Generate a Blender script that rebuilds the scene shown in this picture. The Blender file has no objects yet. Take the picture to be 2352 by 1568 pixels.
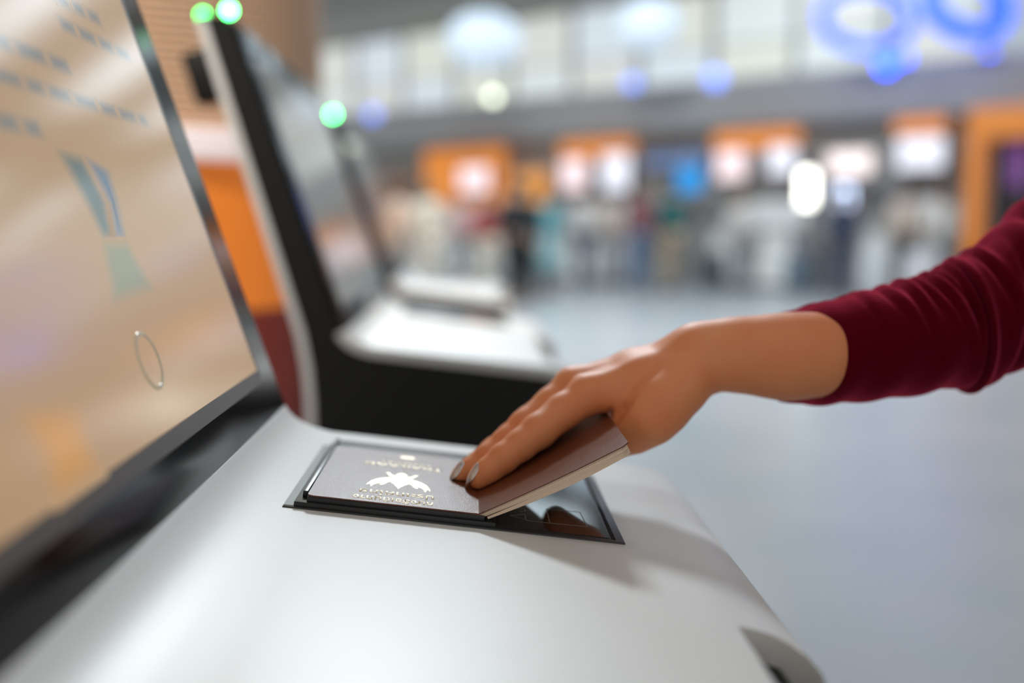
import bpy, bmesh, math, random
import numpy as np
from mathutils import Vector, Matrix

R = math.radians
random.seed(7)
SC = bpy.context.scene
COL = SC.collection

# ------------------------------------------------------------------ camera
F_PX, CX, CY = 2500.0, 1176.0, 784.0            # focal length in pixels of the 2352 x 1568 frame
YAW, PITCH = R(2.07), R(6.14)
CAM = np.array([0.0, 0.0, 1.14])
cd = bpy.data.cameras.new('camera')
cd.sensor_width = 36.0
cd.lens = 36.0 * F_PX / 2352.0
cd.dof.use_dof = True
cd.dof.focus_distance = 0.574
cd.dof.aperture_fstop = 2.3
cd.clip_start = 0.01
cd.clip_end = 200
cam = bpy.data.objects.new('camera', cd)
cam.location = CAM
cam.rotation_euler = (math.pi / 2 - PITCH, 0, -YAW)
COL.objects.link(cam)
SC.camera = cam

# ------------------------------------------------------------------ world, lamps, exposure
w = bpy.data.worlds.new('hall_ambient')
SC.world = w
w.use_nodes = True
w.node_tree.nodes['Background'].inputs[0].default_value = (1.0, 0.93, 0.86, 1)
w.node_tree.nodes['Background'].inputs[1].default_value = 0.56
SC.view_settings.view_transform = 'Standard'
SC.view_settings.look = 'None'
SC.view_settings.gamma = 1.0
SC.view_settings.use_curve_mapping = False
SC.view_settings.exposure = 0.12

CEIL_Z = 8.0


def ceiling_lamp(x, y, sx, sy, radiance, color=(1, 1, 1), z=CEIL_Z - 0.12):
    ld = bpy.data.lights.new('ceiling_lamp', 'AREA')
    ld.shape = 'RECTANGLE'
    ld.size, ld.size_y = sx, sy
    ld.energy = radiance * math.pi * sx * sy
    ld.color = color
    lo = bpy.data.objects.new('ceiling_lamp', ld)
    lo.location = (x, y, z)
    COL.objects.link(lo)


COOL = (0.86, 0.95, 1.0)
ceiling_lamp(0.2, 11.0, 2.2, 2.2, 80, COOL)                 # the bright fitting behind the kiosks
for lx in (-9, -3, 3, 9, 15):
    for ly in (17.5, 23.0, 28.5):
        ceiling_lamp(lx, ly, 3.6, 1.8, 3.2, (0.74, 0.90, 1.0))
for lx in (-7, 0, 7):
    for ly in (-4.0, 2.0):
        ceiling_lamp(lx, ly, 2.4, 1.2, 4.0, (1, 0.95, 0.88))


wd_ = bpy.data.lights.new('column_fill_spot', 'SPOT')            # added spot without a fitting, brightens the round column
wd_.energy = 800
wd_.color = (1.0, 0.88, 0.74)
wd_.spot_size = R(24)
wd_.spot_blend = 0.6
wd_.shadow_soft_size = 0.06
wl_o = bpy.data.objects.new('column_fill_spot', wd_)
wl_o.location = (-1.5, -1.2, 5.0)
wl_o.rotation_euler = (Vector((-0.72, 1.95, 1.30)) - Vector(wl_o.location)).to_track_quat('-Z', 'Y').to_euler()
COL.objects.link(wl_o)

# ------------------------------------------------------------------ helpers: pixels, meshes, materials
FWD = np.array([math.sin(YAW) * math.cos(PITCH), math.cos(YAW) * math.cos(PITCH), -math.sin(PITCH)])
RIGHT = np.array([math.cos(YAW), -math.sin(YAW), 0.0])
UP = np.cross(RIGHT, FWD)


def at(px, py, depth):
    """the point seen at a pixel of the photograph, at world depth y"""
    r = FWD + RIGHT * (px - CX) / F_PX + UP * (CY - py) / F_PX
    return CAM + r * (depth / r[1])


def tag(o, label=None, cat=None, group=None, kind=None):
    if label: o['label'] = label
    if cat: o['category'] = cat
    if group: o['group'] = group
    if kind: o['kind'] = kind
    return o


def empty(name, loc=(0, 0, 0), rz=0.0, parent=None):
    o = bpy.data.objects.new(name, None)
    o.location = loc
    o.rotation_euler = (0, 0, rz)
    o.empty_display_size = 0.05
    COL.objects.link(o)
    if parent: o.parent = parent
    return o


def link(name, me, mat=None, parent=None, smooth=None):
    o = bpy.data.objects.new(name, me)
    COL.objects.link(o)
    if mat is not None:
        me.materials.clear()
        me.materials.append(mat)
    if parent: o.parent = parent
    if smooth == 'all':
        for p in me.polygons: p.use_smooth = True
    elif smooth:
        for p in me.polygons: p.use_smooth = True
        me.set_sharp_from_angle(angle=R(smooth))
    return o


def from_bm(bm, name='m'):
    me = bpy.data.meshes.new(name)
    bmesh.ops.recalc_face_normals(bm, faces=bm.faces[:])
    bm.to_mesh(me)
    bm.free()
    return me


def pyd(v, f, name='m'):
    me = bpy.data.meshes.new(name)
    me.from_pydata([tuple(map(float, p)) for p in v], [], f)
    me.update()
    return me


def add_box(bm, x0, x1, y0, y1, z0, z1, M=None):
    vs = [bm.verts.new((x, y, z)) for z in (z0, z1) for y in (y0, y1) for x in (x0, x1)]
    for q in ((0, 2, 3, 1), (4, 5, 7, 6), (0, 1, 5, 4), (2, 6, 7, 3), (0, 4, 6, 2), (1, 3, 7, 5)):
        bm.faces.new([vs[i] for i in q])
    if M is not None:
        bmesh.ops.transform(bm, matrix=M, verts=vs)
    return vs


def box_mesh(x0, x1, y0, y1, z0, z1, bevel=0.0, seg=2, M=None):
    bm = bmesh.new()
    add_box(bm, x0, x1, y0, y1, z0, z1)
    if bevel:
        bmesh.ops.bevel(bm, geom=bm.edges[:], offset=bevel, segments=seg, affect='EDGES', profile=0.5)
    if M is not None:
        bmesh.ops.transform(bm, matrix=M, verts=bm.verts[:])
    return from_bm(bm)


def prism(poly, y0, y1, bevel=0.0, seg=2, limit=30):
    """an X-Z outline pulled along Y"""
    bm = bmesh.new()
    a = [bm.verts.new((x, y0, z)) for x, z in poly]
    b = [bm.verts.new((x, y1, z)) for x, z in poly]
    n = len(poly)
    bm.faces.new(a)
    bm.faces.new(b[::-1])
    for i in range(n):
        bm.faces.new((a[i], b[i], b[(i + 1) % n], a[(i + 1) % n]))
    bmesh.ops.recalc_face_normals(bm, faces=bm.faces[:])
    if bevel:
        es = [e for e in bm.edges if len(e.link_faces) == 2 and e.calc_face_angle(0) > R(limit)]
        bmesh.ops.bevel(bm, geom=es, offset=bevel, segments=seg, affect='EDGES', profile=0.5)
    return from_bm(bm)


def plan_prism(poly, z0, z1, M=None):
    """an X-Y outline pulled along Z"""
    bm = bmesh.new()
    a = [bm.verts.new((x, y, z0)) for x, y in poly]
    b = [bm.verts.new((x, y, z1)) for x, y in poly]
    n = len(poly)
    bm.faces.new(a[::-1])
    bm.faces.new(b)
    for i in range(n):
        bm.faces.new((a[i], a[(i + 1) % n], b[(i + 1) % n], b[i]))
    if M is not None:
        bmesh.ops.transform(bm, matrix=M, verts=bm.verts[:])
    return from_bm(bm)


def lathe(prof, seg=48, cx=0.0, cy=0.0):
    v, f = [], []
    n = len(prof)
    for k in range(seg):
        a = 2 * math.pi * k / seg
        for r, z in prof:
            v.append((cx + r * math.cos(a), cy + r * math.sin(a), z))
    for k in range(seg):
        k2 = (k + 1) % seg
        for i in range(n - 1):
            f.append((k * n + i, k2 * n + i, k2 * n + i + 1, k * n + i + 1))
    bm = bmesh.new()
    me = pyd(v, f)
    bm.from_mesh(me)
    bmesh.ops.remove_doubles(bm, verts=bm.verts[:], dist=1e-6)
    return from_bm(bm)


def torus_mesh(Rr, r, n=48, m=10):
    v, f = [], []
    for i in range(n):
        a = 2 * math.pi * i / n
        for j in range(m):
            b = 2 * math.pi * j / m
            v.append(((Rr + r * math.cos(b)) * math.cos(a), (Rr + r * math.cos(b)) * math.sin(a), r * math.sin(b)))
    for i in range(n):
        for j in range(m):
            f.append((i * m + j, ((i + 1) % n) * m + j, ((i + 1) % n) * m + (j + 1) % m, i * m + (j + 1) % m))
    return pyd(v, f)


def ball_mesh(r, sx=1, sy=1, sz=1, sub=3):
    bm = bmesh.new()
    bmesh.ops.create_icosphere(bm, subdivisions=sub, radius=r)
    bmesh.ops.scale(bm, vec=(sx, sy, sz), verts=bm.verts[:])
    return from_bm(bm)


def tube_mesh(pts, rad, m=10):
    """a round tube along points, capped"""
    pts = [Vector(p) for p in pts]
    v, f = [], []
    n = len(pts)
    for i, p in enumerate(pts):
        t = (pts[min(i + 1, n - 1)] - pts[max(i - 1, 0)]).normalized()
        ref = Vector((0, 0, 1)) if abs(t.z) < 0.9 else Vector((1, 0, 0))
        s = t.cross(ref).normalized()
        q = t.cross(s).normalized()
        rr = rad[i] if hasattr(rad, '__len__') else rad
        for j in range(m):
            b = 2 * math.pi * j / m
            v.append(p + (s * math.cos(b) + q * math.sin(b)) * rr)
    for i in range(n - 1):
        for j in range(m):
            f.append((i * m + j, i * m + (j + 1) % m, (i + 1) * m + (j + 1) % m, (i + 1) * m + j))
    f.append(tuple(range(m))[::-1])
    f.append(tuple((n - 1) * m + j for j in range(m)))
    return pyd(v, f)


def bake(o):
    """apply the modifiers of an object"""
    dg = bpy.context.evaluated_depsgraph_get()
    me = bpy.data.meshes.new_from_object(o.evaluated_get(dg))
    old = o.data
    o.modifiers.clear()
    o.data = me
    if isinstance(old, bpy.types.Mesh):
        bpy.data.meshes.remove(old)
    return o


def copy_tree(o, parent=None):
    c = o.copy()
    COL.objects.link(c)
    if parent is not None:
        c.parent = parent
    for ch in list(o.children):
        copy_tree(ch, c)
    return c


MATS = {}


def mat(name, color, rough=0.5, metal=0.0, emit=None, estr=0.0, noise=0.0, nscale=20.0, bump=0.0, bscale=200.0, spec=0.5,
        coat=0.0, sheen=0.0, sheen_tint=None, sss=0.0, trans=0.0, ior=1.5, bdist=0.001, coat_rough=0.05):
    if name in MATS: return MATS[name]
    m = bpy.data.materials.new(name)
    m.use_nodes = True
    nt = m.node_tree
    b = nt.nodes['Principled BSDF']
    b.inputs['Base Color'].default_value = (*color, 1)
    b.inputs['Roughness'].default_value = rough
    b.inputs['Metallic'].default_value = metal
    b.inputs['Specular IOR Level'].default_value = spec
    b.inputs['IOR'].default_value = ior
    b.inputs['Coat Weight'].default_value = coat
    b.inputs['Coat Roughness'].default_value = coat_rough
    b.inputs['Transmission Weight'].default_value = trans
    if sheen:
        b.inputs['Sheen Weight'].default_value = sheen
        b.inputs['Sheen Roughness'].default_value = 0.4
        b.inputs['Sheen Tint'].default_value = (*(sheen_tint or color), 1)
    if sss:
        b.inputs['Subsurface Weight'].default_value = sss
        b.inputs['Subsurface Radius'].default_value = (0.006, 0.0024, 0.0012)
        b.inputs['Subsurface Scale'].default_value = 1.0
    if emit is not None:
        b.inputs['Emission Color'].default_value = (*emit, 1)
        b.inputs['Emission Strength'].default_value = estr
    tc = None
    if noise or bump:
        tc = nt.nodes.new('ShaderNodeTexCoord')
    if noise:
        n = nt.nodes.new('ShaderNodeTexNoise')
        n.inputs['Scale'].default_value = nscale
        n.inputs['Detail'].default_value = 4
        nt.links.new(tc.outputs['Object'], n.inputs['Vector'])
        mx = nt.nodes.new('ShaderNodeMix')
        mx.data_type = 'RGBA'
        mx.inputs['A'].default_value = (*[c * (1 - noise) for c in color], 1)
        mx.inputs['B'].default_value = (*[min(1, c * (1 + noise)) for c in color], 1)
        nt.links.new(n.outputs['Fac'], mx.inputs['Factor'])
        nt.links.new(mx.outputs['Result'], b.inputs['Base Color'])
    if bump:
        n = nt.nodes.new('ShaderNodeTexNoise')
        n.inputs['Scale'].default_value = bscale
        n.inputs['Detail'].default_value = 3
        nt.links.new(tc.outputs['Object'], n.inputs['Vector'])
        bp = nt.nodes.new('ShaderNodeBump')
        bp.inputs['Strength'].default_value = bump
        bp.inputs['Distance'].default_value = bdist
        nt.links.new(n.outputs['Fac'], bp.inputs['Height'])
        nt.links.new(bp.outputs['Normal'], b.inputs['Normal'])
    MATS[name] = m
    return m


WHITE = mat('white_plastic', (0.74, 0.755, 0.755), 0.42, noise=0.015, nscale=40, bump=0.04, bscale=900, bdist=0.0003)
BLACK = mat('black_panel', (0.006, 0.0065, 0.0065), 0.55, spec=0.35)
GLASS_BLACK = mat('black_glass', (0.004, 0.005, 0.006), 0.15, spec=0.2)
READER_GLASS = mat('reader_glass', (0.012, 0.014, 0.016), 0.05)
BLACK_GLOSS = mat('black_gloss_plastic', (0.012, 0.013, 0.015), 0.36)
READER_FRAME = mat('reader_frame', (0.022, 0.026, 0.030), 0.36)
GREY_STRIP = mat('grey_strip', (0.10, 0.10, 0.095), 0.3)
CLEAR_STRIP = mat('smoky_plastic', (0.30, 0.30, 0.27), 0.2)
DISP_RGB, DISP_E = (0.56, 0.37, 0.21), 0.66


def ink_mat(name, rgb):
    m = mat(name, (0.02, 0.02, 0.02), 0.13, emit=rgb, estr=DISP_E)
    nt = m.node_tree
    at_ = nt.nodes.new('ShaderNodeAttribute')
    at_.attribute_name = 'ink'
    mx = nt.nodes.new('ShaderNodeMix')
    mx.data_type = 'RGBA'
    mx.inputs['A'].default_value = (*DISP_RGB, 1)
    mx.inputs['B'].default_value = (*rgb, 1)
    nt.links.new(at_.outputs['Fac'], mx.inputs['Factor'])
    nt.links.new(mx.outputs['Result'], nt.nodes['Principled BSDF'].inputs['Emission Color'])
    return m


DISPLAY = mat('display', (0.02, 0.02, 0.02), 0.13, emit=DISP_RGB, estr=DISP_E)
INK = ink_mat('screen_ink', (0.27, 0.26, 0.235))
INK_TEAL = ink_mat('screen_teal', (0.17, 0.22, 0.21))
INK_BLUE = ink_mat('screen_blue', (0.18, 0.25, 0.33))
INK_OLIVE = ink_mat('screen_olive', (0.34, 0.35, 0.23))
ORANGE_INK = ink_mat('screen_orange', (0.74, 0.36, 0.10))
RING_INK = mat('screen_ring', (0.02, 0.02, 0.02), 0.13, emit=(0.36, 0.31, 0.22), estr=DISP_E)
PRINT = mat('grey_print', (0.30, 0.28, 0.24), 0.5)
LED = mat('green_led', (0.0, 0.3, 0.05), 0.3, emit=(0.06, 1.0, 0.20), estr=34)
LED_DIM = mat('green_led_dim', (0.0, 0.3, 0.05), 0.3, emit=(0.03, 1.0, 0.16), estr=11)

# ------------------------------------------------------------------ hall: floor, ceiling, far walls
def floor_material():
    m = mat('hall_floor', (0.44, 0.47, 0.49), 0.30)
    nt = m.node_tree
    b = nt.nodes['Principled BSDF']
    tc = nt.nodes.new('ShaderNodeTexCoord')
    n = nt.nodes.new('ShaderNodeTexNoise')
    n.inputs['Scale'].default_value = 1.3
    n.inputs['Detail'].default_value = 5
    cr = nt.nodes.new('ShaderNodeValToRGB')
    cr.color_ramp.elements[0].position = 0.35
    cr.color_ramp.elements[0].color = (0.30, 0.330, 0.345, 1)
    cr.color_ramp.elements[1].position = 0.65
    cr.color_ramp.elements[1].color = (0.365, 0.37, 0.385, 1)
    nt.links.new(tc.outputs['Object'], n.inputs['Vector'])
    nt.links.new(n.outputs['Fac'], cr.inputs['Fac'])
    nt.links.new(cr.outputs['Color'], b.inputs['Base Color'])
    return m


tag(link('floor', box_mesh(-16, 26, -9, 46, -0.12, 0), floor_material()), kind='structure')
tag(link('ceiling', box_mesh(-16, 26, -9, 46, CEIL_Z, CEIL_Z + 0.2), mat('ceiling_grey', (0.45, 0.45, 0.44), 0.7)), kind='structure')

# the far wall runs obliquely: s along it (to the right), o towards the camera, z up
WO = np.array([0.0, 25.8])
WD = np.array([0.754, -0.657])
WN = np.array([-0.657, -0.754])
W_ANG = math.atan2(WD[1], WD[0])


def wall_s(px, o=0.0):
    """s of the point of the wall line (offset o) seen at pixel column px near the horizon"""
    r = FWD + RIGHT * (px - CX) / F_PX + UP * (CY - 480) / F_PX
    k = r[0] / r[1]
    b = WO + WN * o
    return (k * b[1] - b[0]) / (WD[0] - k * WD[1])


def wall_z(py, s, o=0.0):
    y = (WO + WN * o + WD * s)[1]
    return CAM[2] + (515 - py) * y / F_PX


def wpos(s, o=0.0, z=0.0):
    p = WO + WD * s + WN * o
    return (p[0], p[1], z)


def wall_box(name, s0, s1, o0, o1, z0, z1, m, parent=None, bevel=0.0):
    """a box aligned with the far wall"""
    me = box_mesh(-(s1 - s0) / 2, (s1 - s0) / 2, -(o1 - o0) / 2, (o1 - o0) / 2, z0, z1, bevel)
    o = link(name, me, m, parent)
    p = wpos((s0 + s1) / 2, (o0 + o1) / 2)
    if parent is None:
        o.location = p
        o.rotation_euler = (0, 0, W_ANG)
    else:
        o.matrix_parent_inverse = Matrix()
        mw = Matrix.Translation(Vector(p)) @ Matrix.Rotation(W_ANG, 4, 'Z')
        o.matrix_local = parent_world(parent).inverted() @ mw
    return o


def parent_world(p):
    m = Matrix.Translation(p.location) @ p.rotation_euler.to_matrix().to_4x4()
    return m if p.parent is None else parent_world(p.parent) @ m


GREYWALL = mat('bulkhead_grey', (0.37, 0.365, 0.365), 0.6, noise=0.12, nscale=0.6)
GREYWALL2 = mat('shop_back_grey', (0.42, 0.41, 0.39), 0.7, noise=0.1, nscale=0.8)
wb = tag(wall_box('wall_back', -9, 22, -0.9, -0.5, 0, 4.0, GREYWALL2), kind='structure')
tag(wall_box('wall_bulkhead', -9, 22, -0.5, 0.1, 3.02, 3.95, GREYWALL), kind='structure')

# lit glazing above and behind the bulkhead: a wall with its panes
gl = tag(wall_box('wall_glazed', -25, 26, -9.6, -9.2, 0, 8.0, mat('glazing_wall', (0.40, 0.42, 0.40), 0.7)), kind='structure')
tints = [((0.62, 0.69, 0.68), 0.98), ((0.66, 0.70, 0.62), 0.92), ((0.58, 0.66, 0.72), 1.0), ((0.66, 0.69, 0.66), 0.9), ((0.70, 0.72, 0.55), 0.84), ((0.50, 0.58, 0.66), 0.62), ((0.56, 0.62, 0.60), 0.62)]
PANES = [mat('lit_pane_%d' % i, (0.3, 0.3, 0.3), 0.4, emit=c, estr=k * 0.95) for i, (c, k) in enumerate(tints)]
frames = mat('window_frame_grey', (0.45, 0.47, 0.48), 0.5)
rows = ((3.2, 4.70), (4.78, 6.22), (6.30, 7.8))
for i in range(19):
    s0 = -23.6 + i * 2.5
    for j, (z0, z1) in enumerate(rows):
        k = 4 if (j == 0 and i in (8, 9, 12, 13, 14)) else (i * 7 + j * 3) % 4
        if i >= 13: k = 5 + (i + j) % 2
        wall_box('pane', s0, s0 + 2.35, -9.2, -9.14, z0, z1, PANES[k], gl)
for i in range(20):
    wall_box('mullion', -23.75 + i * 2.5 - 0.05, -23.75 + i * 2.5 + 0.05, -9.2, -9.08, 3.0, 7.9, frames, gl)

# ------------------------------------------------------------------ ribbed round column with coloured wrap
CCX, CCY, CR = -0.685, 2.25, 0.38
tan_m = mat('tan_rib', (0.80, 0.56, 0.39), 0.55)
col = tag(empty('wall_column', (CCX, CCY, 0)), kind='structure')
link('core', lathe([(0, 0.0), (CR - 0.035, 0.0), (CR - 0.035, CEIL_Z), (0, CEIL_Z)], 64), mat('dark_joint', (0.12, 0.08, 0.05), 0.8), col, 40)
rib_prof = [(CR - 0.036, -0.0054), (CR - 0.004, -0.0054), (CR, -0.0030), (CR, 0.0030), (CR - 0.004, 0.0054), (CR - 0.036, 0.0054)]
rib_me = lathe(rib_prof + [rib_prof[0]], 56)
rib_me.materials.append(tan_m)
for p in rib_me.polygons: p.use_smooth = False
for k in range(36):
    r = link('slat', rib_me, None, col)
    r.location = (0, 0, 1.315 + k * 0.0138)
link('upper_cladding', lathe([(CR - 0.03, 1.82), (CR, 1.82), (CR, CEIL_Z), (CR - 0.03, CEIL_Z)], 64), tan_m, col, 40)
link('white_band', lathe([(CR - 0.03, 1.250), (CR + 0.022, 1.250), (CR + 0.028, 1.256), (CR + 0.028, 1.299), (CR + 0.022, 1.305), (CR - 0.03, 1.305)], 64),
     mat('white_band', (0.9, 0.84, 0.87), 0.4, emit=(0.9, 0.82, 0.9), estr=0.25), col, 40)  # faint glow added so the band reads brighter
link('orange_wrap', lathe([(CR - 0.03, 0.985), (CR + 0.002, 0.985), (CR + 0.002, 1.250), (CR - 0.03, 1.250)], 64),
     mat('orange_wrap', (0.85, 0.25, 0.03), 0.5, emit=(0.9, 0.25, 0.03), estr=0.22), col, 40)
link('red_wrap', lathe([(CR - 0.03, 0.10), (CR + 0.001, 0.10), (CR + 0.001, 0.985), (CR - 0.03, 0.985)], 64),
     mat('dark_red_wrap', (0.26, 0.035, 0.025), 0.5, noise=0.5, nscale=9), col, 40)
link('plinth', lathe([(0, 0), (CR + 0.02, 0), (CR + 0.02, 0.10), (CR - 0.03, 0.10)], 64), mat('plinth', (0.1, 0.1, 0.1), 0.5), col, 40)

# ------------------------------------------------------------------ the kiosk
TILT = R(7.0)
S0 = np.array([-0.0981, 0.55, 0.9961])                      # front-left corner of the reader on the shelf
K_NEAR, K_FAR = 0.085, 0.755


def shelf_z(x): return S0[2] - math.tan(TILT) * (x - S0[0])


M_SHELF = Matrix.Translation(Vector(S0)) @ Matrix.Rotation(TILT, 4, 'Y')       # local x along the slope, y away, z off the shelf
RIDGE = (-0.131, 1.016)
LEAN = R(18.6)

top_prof = [RIDGE, (-0.1285, 1.0115), (-0.1250, 1.0076), (-0.1205, 1.0042), (-0.1150, 1.0013), (-0.1085, 0.9990)]
x = -0.100
while x < 0.104:
    top_prof.append((x, shelf_z(x)))
    x += 0.02
top_prof += [(0.110, shelf_z(0.110)), (0.118, 0.9689), (0.1255, 0.9673), (0.1325, 0.9648), (0.1385, 0.9612), (0.1425, 0.9568), (0.1443, 0.9515), (0.1443, 0.9455), (0.1425, 0.936), (0.137, 0.921),
             (0.127, 0.903), (0.113, 0.885), (0.097, 0.870), (0.083, 0.857), (0.073, 0.843), (0.067, 0.825), (0.064, 0.80), (0.064, 0.09)]


def offset_strip(prof, d):
    out = []
    n = len(prof)
    for i in range(n):
        a, b = prof[max(i - 1, 0)], prof[min(i + 1, n - 1)]
        t = np.array([b[0] - a[0], b[1] - a[1]])
        t = t / np.linalg.norm(t)
        out.append((prof[i][0] + t[1] * d, prof[i][1] - t[0] * d))
    return out


def shell_mesh(prof, d, bevel=0.0016):
    inner = offset_strip(prof, d)
    n = len(prof)
    bm = bmesh.new()
    L = []
    for y in (K_NEAR, K_FAR):
        L.append([[bm.verts.new((p[0], y, p[1])) for p in q] for q in (prof, inner)])
    for i in range(n - 1):
        for (a, b) in ((L[0][0], L[1][0]), (L[1][1], L[0][1]), (L[0][1], L[0][0]), (L[1][0], L[1][1])):
            bm.faces.new((a[i], b[i], b[i + 1], a[i + 1]))
    for i in (0, n - 1):
        bm.faces.new((L[0][0][i], L[1][0][i], L[1][1][i], L[0][1][i]))
    bmesh.ops.recalc_face_normals(bm, faces=bm.faces[:])
    es = [e for e in bm.edges if len(e.link_faces) == 2 and e.calc_face_angle(0) > R(50)]
    bmesh.ops.bevel(bm, geom=es, offset=bevel, segments=3, affect='EDGES', profile=0.5)
    return from_bm(bm)


def build_kiosk():
    k = empty('check_in_kiosk', (0, 0, 0))
    # white shelf, lip and front apron, with the finger pocket cut into the lip
    sh = link('shelf_shell', shell_mesh(top_prof, 0.013), WHITE, k)
    plan = [(0.112, 0.17), (0.112, 0.4435), (0.115, 0.4440), (0.121, 0.4430), (0.1288, 0.4395), (0.138, 0.4315), (0.146, 0.419), (0.153, 0.40), (0.158, 0.37), (0.162, 0.30), (0.162, 0.17)]
    cut = link('cutter', plan_prism(plan, 0.895, 1.02), WHITE)
    md = sh.modifiers.new('pocket', 'BOOLEAN')
    md.operation = 'DIFFERENCE'
    md.solver = 'EXACT'
    md.object = cut
    bake(sh)
    for p in sh.data.polygons: p.use_smooth = True
    sh.data.set_sharp_from_angle(angle=R(32))
    bpy.data.objects.remove(cut)
    link('lip_pocket', box_mesh(0.080, 0.1300, 0.16, 0.470, 0.905, 0.9535, 0.002), BLACK, k, 40)
    # rear shell
    rear = [(-0.180, 0.09), (-0.180, 0.93), (-0.183, 0.97), (-0.190, 1.01), (-0.296, 1.372)]
    link('rear_shell', shell_mesh(rear, 0.011), WHITE, k, 32)
    # black side panels closing both ends
    tf = (RIDGE[0] - math.tan(LEAN) * 0.355, RIDGE[1] + 0.355)
    inner_top = [(p[0], p[1] - 0.002) for p in offset_strip(top_prof, 0.011)]
    poly = [(-0.172, 0.09), (-0.172, 0.93), (-0.175, 0.97), (-0.182, 1.01), (-0.2885, 1.371), (tf[0] - 0.004, tf[1]), (RIDGE[0] - 0.004, RIDGE[1] - 0.002)] + inner_top[1:]
    for y0, y1 in ((K_NEAR + 0.003, K_NEAR + 0.013), (K_FAR - 0.013, K_FAR - 0.003)):
        link('side_panel', prism(poly, y0, y1), BLACK, k)
    # sloping head: black glass front with the display in it
    Mg = Matrix.Translation((RIDGE[0], 0, RIDGE[1])) @ Matrix.Rotation(-LEAN, 4, 'Y')   # local z up the glass, x out of it
    scr = link('screen', box_mesh(-0.006, 0.0, K_NEAR + 0.001, K_FAR - 0.001, -0.002, 0.377, 0.0012, 2, Mg), GLASS_BLACK, k, 40)

    def panel(name, y0, y1, t0, t1, m, lift, par=scr):
        return link(name, box_mesh(-0.0004, lift, y0, y1, t0, t1, M=Mg), m, par)
    panel('display_border', K_NEAR + 0.035, K_FAR - 0.041, 0.022, 0.346, GREY_STRIP, 0.00025)
    panel('display', K_NEAR + 0.043, K_FAR - 0.048, 0.031, 0.338, DISPLAY, 0.0005)
    # rows of small print, shapes and ring shown on the display, soft under its matt film
    rng = random.Random(3)

    def soft(name, polys, m, edge):
        """flat screen graphic; attribute ink fades from 1 inside to 0 at the outline"""
        v, f, ink = [], [], []
        for pts in polys:
            n = len(pts)
            ar = sum(pts[i][0] * pts[(i + 1) % n][1] - pts[(i + 1) % n][0] * pts[i][1] for i in range(n))
            if ar < 0: pts = pts[::-1]
            nr = []
            for i in range(n):
                d0 = np.array(pts[i]) - np.array(pts[i - 1]); d1 = np.array(pts[(i + 1) % n]) - np.array(pts[i])
                d0 /= np.linalg.norm(d0); d1 /= np.linalg.norm(d1)
                q = np.array([d0[1] + d1[1], -d0[0] - d1[0]])
                nr.append(q / max(0.5, float(q @ q) / 2 if q @ q > 0 else 1))
            b0 = len(v)
            for off, k_ in ((edge * 0.55, 0.0), (-edge * 0.45, 1.0)):
                for p_, q_ in zip(pts, nr):
                    v.append(Mg @ Vector((0.00052, p_[0] + q_[0] * off * 1.7, p_[1] + q_[1] * off))); ink.append(k_)
            for i in range(n):
                i2 = (i + 1) % n
                f.append((b0 + i, b0 + i2, b0 + n + i2, b0 + n + i))
            f.append(tuple(b0 + n + i for i in range(n)))
        me = pyd(v, f)
        at_ = me.attributes.new('ink', 'FLOAT', 'POINT')
        at_.data.foreach_set('value', ink)
        return link(name, me, m, scr)
    for t, y0, y1, h in ((0.2365, 0.568, 0.676, 0.0056), (0.252, 0.545, 0.640, 0.0056), (0.2115, 0.440, 0.564, 0.0060), (0.1945, 0.39, 0.662, 0.0050), (0.1735, 0.35, 0.484, 0.0060)):
        y = y0
        ps = []
        while y < y1 - 0.012:
            wl = rng.uniform(0.014, 0.030)
            e_ = min(y + wl, y1)
            ps.append([(y, t - h / 2), (e_, t - h / 2), (e_, t + h / 2), (y, t + h / 2)])
            y += wl + 0.0085
        soft('text_row', ps, INK, 0.0050)
    soft('icon_bar', [[(0.499, 0.163), (0.521, 0.162), (0.531, 0.142), (0.523, 0.125), (0.512, 0.125), (0.509, 0.139)]], INK_TEAL, 0.007)
    soft('icon_bar', [[(0.532, 0.162), (0.552, 0.157), (0.550, 0.145), (0.541, 0.125), (0.529, 0.125), (0.540, 0.141)]], INK_BLUE, 0.007)
    soft('icon_foot', [[(0.510, 0.1205), (0.540, 0.1205), (0.551, 0.098), (0.497, 0.096), (0.504, 0.112)]], INK_OLIVE, 0.007)
    soft('icon_corner', [[(0.372, 0.036), (0.404, 0.036), (0.404, 0.054), (0.372, 0.060)]], ORANGE_INK, 0.012)
    rg = torus_mesh(0.0140, 0.0012, 40, 6)
    rg.transform(Mg @ Matrix.Translation((0.0006, 0.510, 0.0640)) @ Matrix.Rotation(R(90), 4, 'Y') @ Matrix.Diagonal((0.95, 1.0, 0.4, 1)))
    link('ring_mark', rg, RING_INK, scr, 'all')
    # head cap, status lamps, rear bracket
    link('head_cap', prism([(-0.294, 1.3715), (-0.2585, 1.3715), (-0.262, 1.379), (-0.292, 1.379)], K_NEAR + 0.002, K_FAR - 0.002, 0.001), BLACK, k)
    for lx, lz, m in ((-0.2600, 1.3855, LED), (-0.290, 1.3800, LED_DIM)):
        la = link('status_lamp', ball_mesh(0.0068, sub=2), m, k, 'all')
        la.location = (lx, K_NEAR + 0.012, lz)
    link('rear_bracket', box_mesh(-0.030, 0.0, K_NEAR + 0.004, K_NEAR + 0.05, -0.029, 0.029, 0.003, 2,
                                  Matrix.Translation((-0.279, 0, 1.315)) @ Matrix.Rotation(-R(16.5), 4, 'Y')), BLACK, k, 40)
    # foot
    link('base_plate', box_mesh(-0.24, 0.16, K_NEAR - 0.01, K_FAR + 0.01, 0.0, 0.09, 0.01), BLACK, k, 40)
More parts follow.
